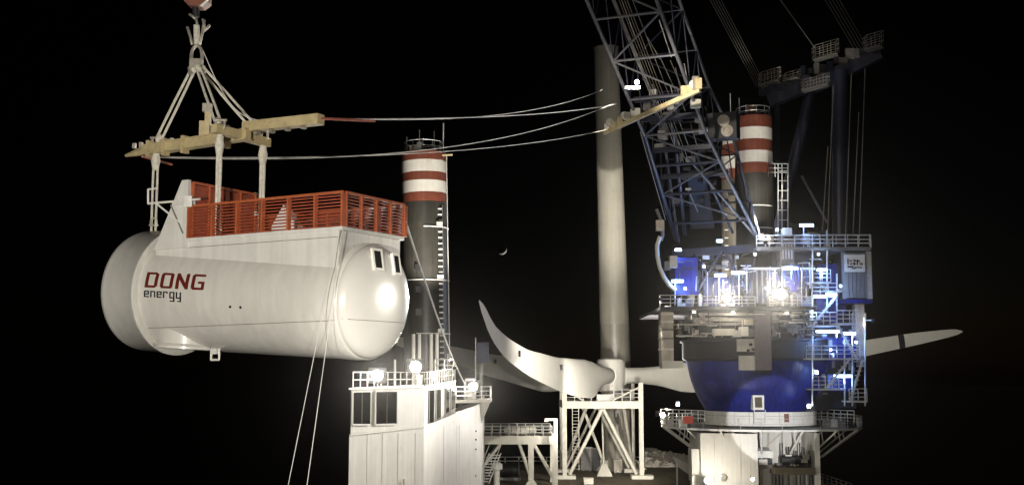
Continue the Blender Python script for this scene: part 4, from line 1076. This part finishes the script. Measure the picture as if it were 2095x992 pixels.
for dx in (0, .9):
    bar('ladder_stile', (SX0 + 1.2 + dx, D0 + 1.5, DZ + 1), (SX0 + 1.2 + dx, D0 + 1.5, zpl), .06, M['frame'], stand)
for k in range(20): bar('ladder_rung', (SX0 + 1.2, D0 + 1.5, DZ + 1.2 + k * .45), (SX0 + 2.1, D0 + 1.5, DZ + 1.2 + k * .45), .035, M['frame'], stand)

# ------------------------------------------------------------------ low frame platform with boat-like load, lamp post
fx0, fx1 = P(985, 900, 155).x, P(1134, 900, 155).x; fz1 = P(1060, 891, 155).z; fz0 = P(1060, 908, 155).z
lf = thing('deck_trestle', 'low cream trestle with railed top between the bridge house and the rotor stand', 'trestle', ((fx0 + fx1) / 2, 158, DZ))
for d_ in (155., 162.):
    beam('top_beam', (fx0, d_, (fz0 + fz1) / 2), (fx1 + .3, d_, (fz0 + fz1) / 2), .6, fz1 - fz0, M['frame'], lf)
    for px, w_ in ((986, .4), (1087, .65), (1134, .6)):
        x_ = P(px, 950, 155).x; beam('post', (x_, d_, DZ), (x_, d_, fz0), w_, w_, M['frame'], lf, (0, 1, 0))
    for pa, pb in ((1023, 990), (1062, 1085), (1092, 1130), (1090, 1085)):
        bar('brace', (P(pa, 910, 155).x, d_, fz0), (P(pb, 970, 155).x, d_, DZ + 1.2 + (1.5 if pb == 990 else 0)), .2, M['frame'], lf)
m = MB(); q = Vector((P(1087, 950, 155).x, 155, DZ)); m.loft([[q + Vector((sx * a, sy * a, z_)) for sx, sy in ((-1, -1), (1, -1), (1, 1), (-1, 1))] for a, z_ in ((.9, 0), (.8, .2), (.3, .9))]); m.build('foot_shoe', M['frame'], lf)
block('platform', ((fx0 + fx1) / 2, 158.5, fz1 - .1), (fx1 - fx0 - .4, 6.2, .1), M['grey'], lf)
railing('railing', [(fx0 + .2, 155, fz1), (fx1 - .3, 155, fz1)], 1.3, M['galv'], lf, 1.2, 3, .05)
railing('railing', [(fx0 + .2, 162, fz1), (fx1 - .3, 162, fz1)], 1.3, M['galv'], lf, 1.2, 3, .05)
q = P(1065, 889, 157); bt = thing('life_raft', 'pale life raft canister lying on the low trestle platform', 'life raft', q)
m = MB(); m.tube([q + Vector((-2.2, 0, .55)), q + Vector((-1.8, 0, .58)), q + Vector((1.7, 0, .58)), q + Vector((2.1, 0, .55))], [.35, .56, .56, .35], 16); m.build('canister', M['frame'], bt, 50)
for dx in (-1.2, 0, 1.2):
    m = MB(); m.tube([q + Vector((dx - .06, 0, .58)), q + Vector((dx + .06, 0, .58))], .60, 16); m.build('strap', M['grey'], bt, 50)
for dx in (-1.3, 1.3): block('cradle', q + Vector((dx, 0, 0)), (.3, 1.0, .25), M['grey'], bt)
lp = P(1137, 900, 153); lpz = P(1137, 860, 153).z
lpo = thing('lamp_post', 'cream inverted L lamp post at the corner of the low trestle', 'lamp post', (lp.x, 153, DZ))
beam('mast', (lp.x, 153, DZ), (lp.x, 153, lpz), .5, .5, M['frame'], lpo, (0, 1, 0)); beam('arm', (lp.x + .25, 153, lpz + .15), (lp.x - 1.4, 153, lpz + .15), .4, .3, M['frame'], lpo)
block('lamp_head', (lp.x - 1.2, 153, lpz - .12), (.5, .3, .12), M['trim'], lpo)

# ------------------------------------------------------------------ bridge house
A = P(716, 797, 80); B = P(868, 793, 91); Cc = P(932, 781, 104); Dp = P(985, 822, 112)
zr = [A.z, B.z, Cc.z]
br = thing('bridge_house', 'cream white ship bridge house with dark windows and railed roof', 'bridge house', (B.x, B.y, DZ))
back = [Vector((A.x + 8, 110, 0)), Vector((Dp.x - 4, 118, 0))]
def up(v, z): return Vector((v.x, v.y, z))
low_z = P(868, 872, 91).z
# lower block (one prism from deck to sill) and upper wheelhouse
m = MB(); foot = [A, B, Dp, Vector((Dp.x, 124, 0)), Vector((A.x + 3, 118, 0))]
m.loft([[up(v, DZ - 6) for v in foot], [up(v, z) for v, z in zip(foot, (P(716, 890, 80).z, low_z, P(985, 824, 112).z, P(985, 824, 112).z, low_z))]]); m.build('lower_wall', M['white'], br)
U = [A, B, Cc, Vector((Cc.x - 1, 116, 0)), Vector((A.x + 4, 112, 0))]
zs = [P(716, 889, 80).z, low_z, P(932, 850, 104).z, low_z, low_z]
inn = Vector((0, 0, 0))
m = MB(); cen = sum((Vector((v.x, v.y, 0)) for v in U), Vector()) / 5
def shr(v, k): return Vector((v.x + (cen.x - v.x) * k, v.y + (cen.y - v.y) * k, 0))
m.loft([[up(shr(v, .012), z - .2) for v, z in zip(U, zs)], [up(shr(v, .012), z) for v, z in zip(U, [A.z, B.z, Cc.z, Cc.z, A.z])]]); m.build('wheelhouse_wall', M['white'], br)
m = MB(); m.loft([[up(shr(v, -.012), z) for v, z in zip(U, [A.z, B.z, Cc.z, Cc.z, A.z])], [up(shr(v, -.012), z + .14) for v, z in zip(U, [A.z, B.z, Cc.z, Cc.z, A.z])]]); m.build('roof', M['trim'], br)
def wall_pt(p, q, u, z, out):
    d = (q - p); n_ = Vector((d.y, -d.x, 0)).normalized()
    return Vector((p.x + d.x * u, p.y + d.y * u, z)) + n_ * out
def ray_u(p, q, x):
    k = (x - 1047.5) / F                     # X/Y is nearly constant along a pixel column
    # vertical plane through the camera column
    kk = k / (math.cos(PITCH) - 0)
    kk = P(x, 830, 90).x / 90
    return (kk * p.y - p.x) / ((q.x - p.x) - kk * (q.y - p.y))
def window(p, q, x0_, x1_, yt, yb, tw_=.10):
    u0, u1 = ray_u(p, q, x0_), ray_u(p, q, x1_)
    def zz(u, y): 
        d_ = p.y + (q.y - p.y) * u; return P(800, y, d_).z
    c4 = [(u0, zz(u0, yb[0])), (u1, zz(u1, yb[1])), (u1, zz(u1, yt[1])), (u0, zz(u0, yt[0]))]
    w_ = MB(); w_.hexa([wall_pt(p, q, *c, .005) for c in c4] + [wall_pt(p, q, *c, .06) for c in c4])
    g_ = w_.build('window', M['glass'], br)
    for i in range(4):
        a, b = c4[i], c4[(i + 1) % 4]
        beam('window_trim', wall_pt(p, q, *a, .05), wall_pt(p, q, *b, .05), tw_, tw_, M['trim'], g_)
    return g_
window(A, B, 720, 757, (801, 800), (868, 868)); window(A, B, 767, 811, (800, 799), (868, 867))
for pa in (739, 790):
    u = ray_u(A, B, pa); d_ = A.y + (B.y - A.y) * u
    beam('mullion', wall_pt(A, B, u, P(800, 866, d_).z, .06), wall_pt(A, B, u, P(800, 802, d_).z, .06), .04, .04, M['seam'], br)
for x0_, x1_, a_, b_2 in ((877, 887, 798, 866), (892, 901, 796, 863), (911, 918, 793, 856), (922, 930, 790, 853)):
    window(B, Cc, x0_, x1_, (a_, a_ - 2), (b_2, b_2 - 2), .05)
# sill ledge, wall seams, small fittings
beam('sill_ledge', wall_pt(A, B, 0, P(716, 889, 80).z, .06), wall_pt(A, B, 1, low_z, .06), .12, .1, M['trim'], br)
for x_ in (752, 783, 815, 850):
    u = ray_u(A, B, x_); d_ = A.y + (B.y - A.y) * u
    bar('wall_seam', wall_pt(A, B, u, P(800, 886, d_).z, .0), wall_pt(A, B, u, P(800, 1000, d_).z, .0), .022, M['white'], br)
for x_ in (908, 935, 940):
    u = ray_u(B, Dp, x_); d_ = B.y + (Dp.y - B.y) * u
    bar('wall_seam', wall_pt(B, Dp, u, P(800, 870, d_).z, .0), wall_pt(B, Dp, u, P(800, 1000, d_).z, .0), .024, M['white'], br)
for y_ in (883, 900, 920, 974):
    u = ray_u(B, Dp, 973); d_ = B.y + (Dp.y - B.y) * u
    block('scupper', wall_pt(B, Dp, u, P(800, y_, d_).z, .03), (.14, .14, .14), M['seam'], br)
bar('drain_pipe', wall_pt(A, B, .69, P(820, 978, 88).z, .12), wall_pt(A, B, .69, P(820, 1005, 88).z, .12), .07, M['beige'], br)
# wing with flared bracket
wgz = P(980, 822, 111).z
m = MB(); m.prism([(P(934, 0, 106).x, 106.6, wgz), (P(1006, 0, 110).x, 110, wgz), (P(1006, 0, 110).x, 116, wgz), (P(934, 0, 106).x, 116, wgz)], (0, 0, .25)); m.build('wing_deck', M['white'], br)
m = MB(); m.prism([(Dp.x, 112, wgz - .01), (P(1004, 0, 111).x, 112, wgz - .01), (Dp.x, 112, wgz - 2.0)], (0, 3, 0)); m.build('wing_bracket', M['white'], br)
railing('wing_railing', [(P(936, 0, 106).x, 107, wgz + .25), (P(1004, 0, 110).x, 110.2, wgz + .25), (P(1004, 0, 110).x, 115, wgz + .25)], 1.2, M['galv'], br, 1.0, 3, .045)
# roof railings and clutter
rz = .14
def rr(v): return up(shr(v, .03), 0)
for (p, q, za, zb) in ((A, B, A.z, B.z), (B, Cc, B.z, Cc.z)):
    p2, q2 = shr(p, .03), shr(q, .03)
    railing('roof_railing', [up(p2, za + rz), up(q2, zb + rz)], 1.05, M['galv'], br, 1.0, 2, .035)
for (x_, y0_, y1_, d_) in ((808, 735, 765, 104), (846, 683, 765, 110), (858, 683, 765, 110), (882, 683, 765, 110), (894, 683, 765, 110)):
    bar('guide_pipe', P(x_, y0_, d_), P(x_, y1_ + 25, d_), .16 if x_ > 820 else .1, M['trim'], br)
for k in range(22):
    x_ = rnd.uniform(845, 928); d_ = rnd.uniform(98, 104); q = P(x_, 786, d_)
    hh = rnd.uniform(.3, 1.3); block('roof_unit', (q.x, q.y, B.z + .1), (rnd.uniform(.15, .6), .4, hh), M[rnd.choice(['galv', 'grey', 'steel', 'dark'])], br)
railing('roof_railing', [P(890, 770, 104), P(928, 770, 104)], 1.5, M['galv'], br, .7, 3, .05)
for x_, h_2 in ((885, 2.2), (905, 1.6), (916, 2.8), (925, 1.8)):
    q = P(x_, 785, 102); bar('antenna', (q.x, q.y, B.z), (q.x, q.y, B.z + h_2), .04, M['galv'], br)
# roof floods
l1 = P(772, 768, 84.5); l2 = P(851, 750, 92); l3 = P(968, 790, 108.5)
tail_c = C1 + Vector((1.5, -1, -1.0))
floodlight(l1, l1 + Vector((2.5, -40, 1.0)), 9000, 130, br, 1.45, halo_w=2.4e5, halo_deg=2.6, post=(l1.x, l1.y + .2, A.z))
floodlight(l2, l2 + Vector((-6, -40, 1.5)), 9000, 130, br, 1.6, halo_w=2.4e5, halo_deg=2.6, post=(l2.x, l2.y + .2, B.z))
point(l2 + Vector((0, .8, 1.0)), 2500, (1, .955, .865), .2, br); point(l1 + Vector((.3, -.9, 1.5)), 350, (1, .955, .865), .2, br)
# light tower on the wing: pale canister with lamp facing the working deck
can = P(961, 822, 110); m = MB(); m.tube([(can.x, 110.3, wgz + .25), (can.x, 110.3, wgz + 1.6), (can.x, 110.3, wgz + 2.2)], [.55, .55, .45], 16); m.build('canister', M['trim'], br, 50)
floodlight(l3, l3 + Vector((3, -40, 0)), 6000, 140, br, 1.4, halo_w=2.2e5, halo_deg=3)
point(l3 + Vector((.9, -.9, 1.5)), 350, (1, .955, .865), .2, br)
wl = P(990, 805, 113); floodlight(wl, hub_c + Vector((6, 0, -1.5)), 80000, 32, br, .7, post=(wl.x, wl.y, wgz + .2))
ul = P(930, 752, 103); floodlight(ul, lat(345), 44000, 46, br, .5, post=(ul.x, ul.y, Cc.z + .1))  # added uplight that whitens the bands of the left leg
# mast left behind the wing
pbox('mast_box', 975, 700, 1000, 742, 150, 2, M['hull'], br); bar('mast_pole', P(973, 690, 150), P(973, 800, 150), .06, M['galv'], br)
beam('mast_foot', P(985, 742, 151), (P(985, 742, 151).x, 151, DZ), .4, .4, M['grey'], br, (0, 1, 0))

# ------------------------------------------------------------------ deck clutter
def crate(label, x0_, y0_, x1_, y1_, d, th_, mat, kind='equipment_box', cat='box', lid='trim'):
    a = P(x0_, y1_, d); b = P(x1_, y0_, d)
    t_ = thing(kind, label, cat, ((a.x + b.x) / 2, d + th_ / 2, DZ))
    h = max(.4, b.z - DZ)
    block('case', ((a.x + b.x) / 2, d + th_ / 2, DZ + .12), (b.x - a.x, th_, h - .2), M[mat], t_)
    block('lid', ((a.x + b.x) / 2, d + th_ / 2, DZ + h - .08), (b.x - a.x + .08, th_ + .08, .1), M[lid], t_)
    for sx in (.2, .8): block('skid', (a.x + (b.x - a.x) * sx, d + th_ / 2, DZ), (.2, th_, .12), M['grey'], t_)
    return t_
crate('pale flat box on deck in front of the rotor stand', 1195, 978, 1214, 992, 157, 1.5, 'frame', lid='frame')
crate('grey cabinet on deck behind the rotor stand braces', 1188, 915, 1212, 950, 180, 2, 'grey')
crate('dark crate on deck beside the grey cabinet behind the stand', 1213, 917, 1228, 950, 181, 2, 'dark', lid='grey')
crate('pale box against the foot of the tower section', 1256, 940, 1272, 962, 176, 1.2, 'beige', lid='frame')
# stair and handrails at the foot of the bridge house
sw_ = thing('deck_stair', 'white steep stair beside the foot of the bridge house', 'stair', P(1000, 985, 154))
for k in range(10):
    q = P(988 + k * 2.6, 985 - k * 6, 152); block('tread', q, (1.4, .5, .08), M['trim'], sw_)
for dx in (-.75, .75):
    bar('stringer', P(988, 988, 151.8) + Vector((dx, 0, 0)), P(1013, 926, 151.8) + Vector((dx, 0, 0)), .07, M['trim'], sw_)
    bar('handrail', P(988, 988, 151.8) + Vector((dx, 0, 1)), P(1013, 926, 151.8) + Vector((dx, 0, 1)), .05, M['trim'], sw_)
bo = thing('deck_bollard', 'white vent post standing by the steep stair', 'vent', P(1016, 960, 155))
q = P(1016, 960, 155); m = MB(); m.lathe([(0, .4), (2.2, .4), (2.25, .75), (2.9, .75), (3.1, .4)], 20, (q.x, 155, DZ)); m.build('vent_body', M['trim'], bo, 40)
block('vent_base', (q.x, 155, DZ), (1.1, 1.1, .2), M['grey'], bo)
cw = thing('cable_winch', 'dark cable winch on deck under the low trestle', 'winch', P(1040, 950, 165))
q = P(1042, 940, 165); m = MB(); m.tube([(q.x - 1.2, 165, DZ + 1.4), (q.x + 1.2, 165, DZ + 1.4)], .9, 20); m.build('drum', M['dark'], cw, 40)
for dx in (-1.35, 1.35):
    m = MB(); m.tube([(q.x + dx - .08, 165, DZ + 1.4), (q.x + dx + .08, 165, DZ + 1.4)], 1.35, 20); m.build('flange', M['grey'], cw, 40)
block('bed', (q.x, 165, DZ), (3.2, 2, .4), M['grey'], cw)
# heap of chain and netting right of the stand
hp_ = MB(); r4 = random.Random(5)
for k in range(520):
    f_ = r4.random(); x_ = 1322 + 98 * f_; hgt = (2.9 - 1.5 * f_) * math.sqrt(r4.random())
    q = P(x_, 955, r4.uniform(186, 190)); q = Vector((q.x, q.y, DZ + max(.1, hgt)))
    a = r4.uniform(0, 6.28); s_ = r4.uniform(.15, .32); fr_ = Matrix.Rotation(a, 3, 'Z') @ Matrix.Rotation(r4.uniform(0, 3.1), 3, 'X')
    hp_.tube([q + fr_ @ Vector((s_ * 1.3 * math.cos(b), s_ * math.sin(b), 0)) for b in [2 * math.pi * j / 6 for j in range(7)]], .06, 4, False)
base = [P(x_, 955, 187).x for x_ in (1320, 1420)]
hp_.prism([(base[0], 187.2, DZ), (base[1], 187.2, DZ), (base[1], 187.2, DZ + 1.1), (base[0], 187.2, DZ + 2.5)], (0, 2.4, 0))
hh_ = hp_.build('chain_heap', M['steel']); tag(hh_, 'long grey heap of chain by the far deck rail', 'chain', kind='stuff')
for px, w_ in ((1345, 3.0),):
    q = P(px, 980, 160)
fr_t = thing('pipe_rack', 'white pipe rack on deck beside the crane pedestal', 'rack', P(1410, 985, 150))
for k in range(5):
    bar('pipe', P(1378 + k * 2, 935 + k * 4, 152 - k * .3), P(1422, 958 + k * 5, 146 - k * .3), .10, M['trim'], fr_t)
for px in (1385, 1415): q = P(px, 955, 150.5); bar('rack_post', (q.x, q.y, DZ), (q.x, q.y, q.z + .6), .12, M['trim'], fr_t)
# machinery in the pedestal bay
gn = thing('deck_generator', 'white topped generator set standing in the pedestal bay', 'generator', P(1572, 985, 133))
gx = P(1572, 950, 132.5)
pbox('canopy', 1546, 922, 1582, 936, 132, 2.2, M['trim'], gn); pbox('cover', 1549, 916, 1574, 922, 132.2, 1.8, M['grey'], gn)
pbox('engine', 1550, 938, 1580, 950, 132.4, 1.8, M['dark'], gn); pbox('panel', 1553, 939, 1570, 950, 132.1, .2, M['white'], gn)
pbox('bed', 1548, 950, 1584, 958, 132.2, 2.0, M['grey'], gn)
for px in (1551, 1581): a_ = P(px, 958, 133); bar('leg', (a_.x, a_.y, DZ), (a_.x, a_.y, a_.z), .14, M['grey'], gn)
wn_ = thing('deck_winch', 'dark mooring winch with upright frames in the pedestal bay', 'winch', P(1625, 985, 131))
q = P(1628, 940, 131.5); m = MB(); m.tube([q + Vector((-1.6, 0, 0)), q + Vector((1.6, 0, 0))], .5, 16); m.build('drum', M['dark'], wn_, 40)
for k, px in enumerate((1600, 1613, 1628, 1636, 1645, 1655)):
    bar('upright', P(px, 905 + 8 * (k % 3), 131.5), (P(px, 950, 131.5).x, 131.5, DZ), .09, M['dark'], wn_)
for k in range(26):
    x_ = rnd.uniform(1588, 1652); y_ = rnd.uniform(928, 960); pbox('gear_case', x_, y_, x_ + rnd.uniform(4, 13), y_ + rnd.uniform(4, 14), 130.6 + rnd.uniform(0, 1.5), .6, M[rnd.choice(['dark', 'dark', 'grey', 'steel', 'white'])], wn_)
pbox('bed', 1586, 956, 1668, 970, 130.5, 2.6, M['deck'], wn_)
for px in (1592, 1660): a_ = P(px, 970, 131.5); bar('leg', (a_.x, a_.y, DZ), (a_.x, a_.y, a_.z), .2, M['dark'], wn_)
m = MB(); 

# ------------------------------------------------------------------ photographer's platform (the turbine foundation) with its work lights
tpz = EYE - 1.75
tp = thing('turbine_foundation', 'yellow turbine foundation with railed work platform and floodlights', 'foundation', (0, -1.5, -10))
m = MB(); m.lathe([(-10, 2.6), (tpz - .3, 2.6)], 40, (0, -4.0, 0)); m.build('foundation_pile', M['tp'], tp, 40)
m = MB(); m.lathe([(tpz - .3, 6.5), (tpz, 6.5)], 24, (0, -4.0, 0)); m.build('platform', M['grey'], tp, 30)
K1 = Vector((-11.5, 1.5, EYE - .6)); K2 = Vector((5.2, -.8, EYE + .6))
floodlight(K1, NP(4.2, -2, -.4), 66000, 60, tp, 1., .9, post=(-5.2, -2.2, tpz))
floodlight(K2, P(890, 890, 95), 105000, 24, tp, 1., .6, post=(K2.x, K2.y, tpz))
KS = K2 + Vector((.9, .2, -.3))
floodlight(KS, P(1580, 858, 133), 520000, 4.2, tp, .8, .06, col=(.93, .95, 1.0), post=(KS.x, KS.y, tpz))  # added searchlight, its hard-edged circle draws the bright arch on the cone
floodlight(K2 + Vector((.4, -.5, .6)), P(1480, 600, 135), 22000, 38, tp, 1., .9, post=(K2.x + .4, K2.y - .5, tpz))

# ------------------------------------------------------------------ added barge and light tower, out of view, making the nacelle tail highlight
LB_ = Vector((34.0, 60.0, EYE + 3.2))
sb = thing('added_light_barge', 'added unseen barge with lattice light tower for the nacelle tail highlight', 'barge', (LB_.x + 6, LB_.y, -1))
m = MB(); m.loft([[(LB_.x - 4 + x, LB_.y + y, z) for x, y in ((a, -5), (24, -5), (24, 5), (a, 5), (a - 3 * (z > 0), 0))] for a, z in ((2, -1), (0, 2.2))]); m.build('hull', M['hull'], sb)
for sx in (-1, 1):
    for sy in (-1, 1): bar('tower_leg', (LB_.x + 3 + sx * 1.2, LB_.y + sy * 1.2, 2.1), (LB_.x + .8 + sx * .4, LB_.y + sy * .4, LB_.z - .6), .12, M['galv'], sb)
for k in range(14):
    f0, f1 = k / 14, (k + 1) / 14
    def tp_at(f, sx, sy): return Vector((LB_.x + 3 - 2.2 * f + sx * (1.2 - .8 * f), LB_.y + sy * (1.2 - .8 * f), 2.1 + (LB_.z - 2.7) * f))
    for sy in (-1, 1): bar('tower_brace', tp_at(f0, -1, sy), tp_at(f1, 1, sy), .05, M['galv'], sb)
block('cabin', (LB_.x + 13, LB_.y, 2.2), (6, 5, 4), M['white'], sb)
floodlight(LB_, C1 - NX * .4, 9500, 24, sb, 1.6, .6)
# ------------------------------------------------------------------ night air
m = MB(); m.box((0, 900, 49), (2750, 2450, 62))
hz = m.build('haze', M['dark']); hz['kind'] = 'stuff'
hm = bpy.data.materials.new('night_haze'); hm.use_nodes = True; hm.node_tree.nodes.clear()
ho = hm.node_tree.nodes.new('ShaderNodeOutputMaterial'); hv = hm.node_tree.nodes.new('ShaderNodeVolumePrincipled')
hv.inputs['Color'].default_value = (.95, .92, .88, 1); hv.inputs['Density'].default_value = .000006; hv.inputs['Anisotropy'].default_value = .96
hm.node_tree.links.new(hv.outputs[0], ho.inputs['Volume']); hz.data.materials[0] = hm
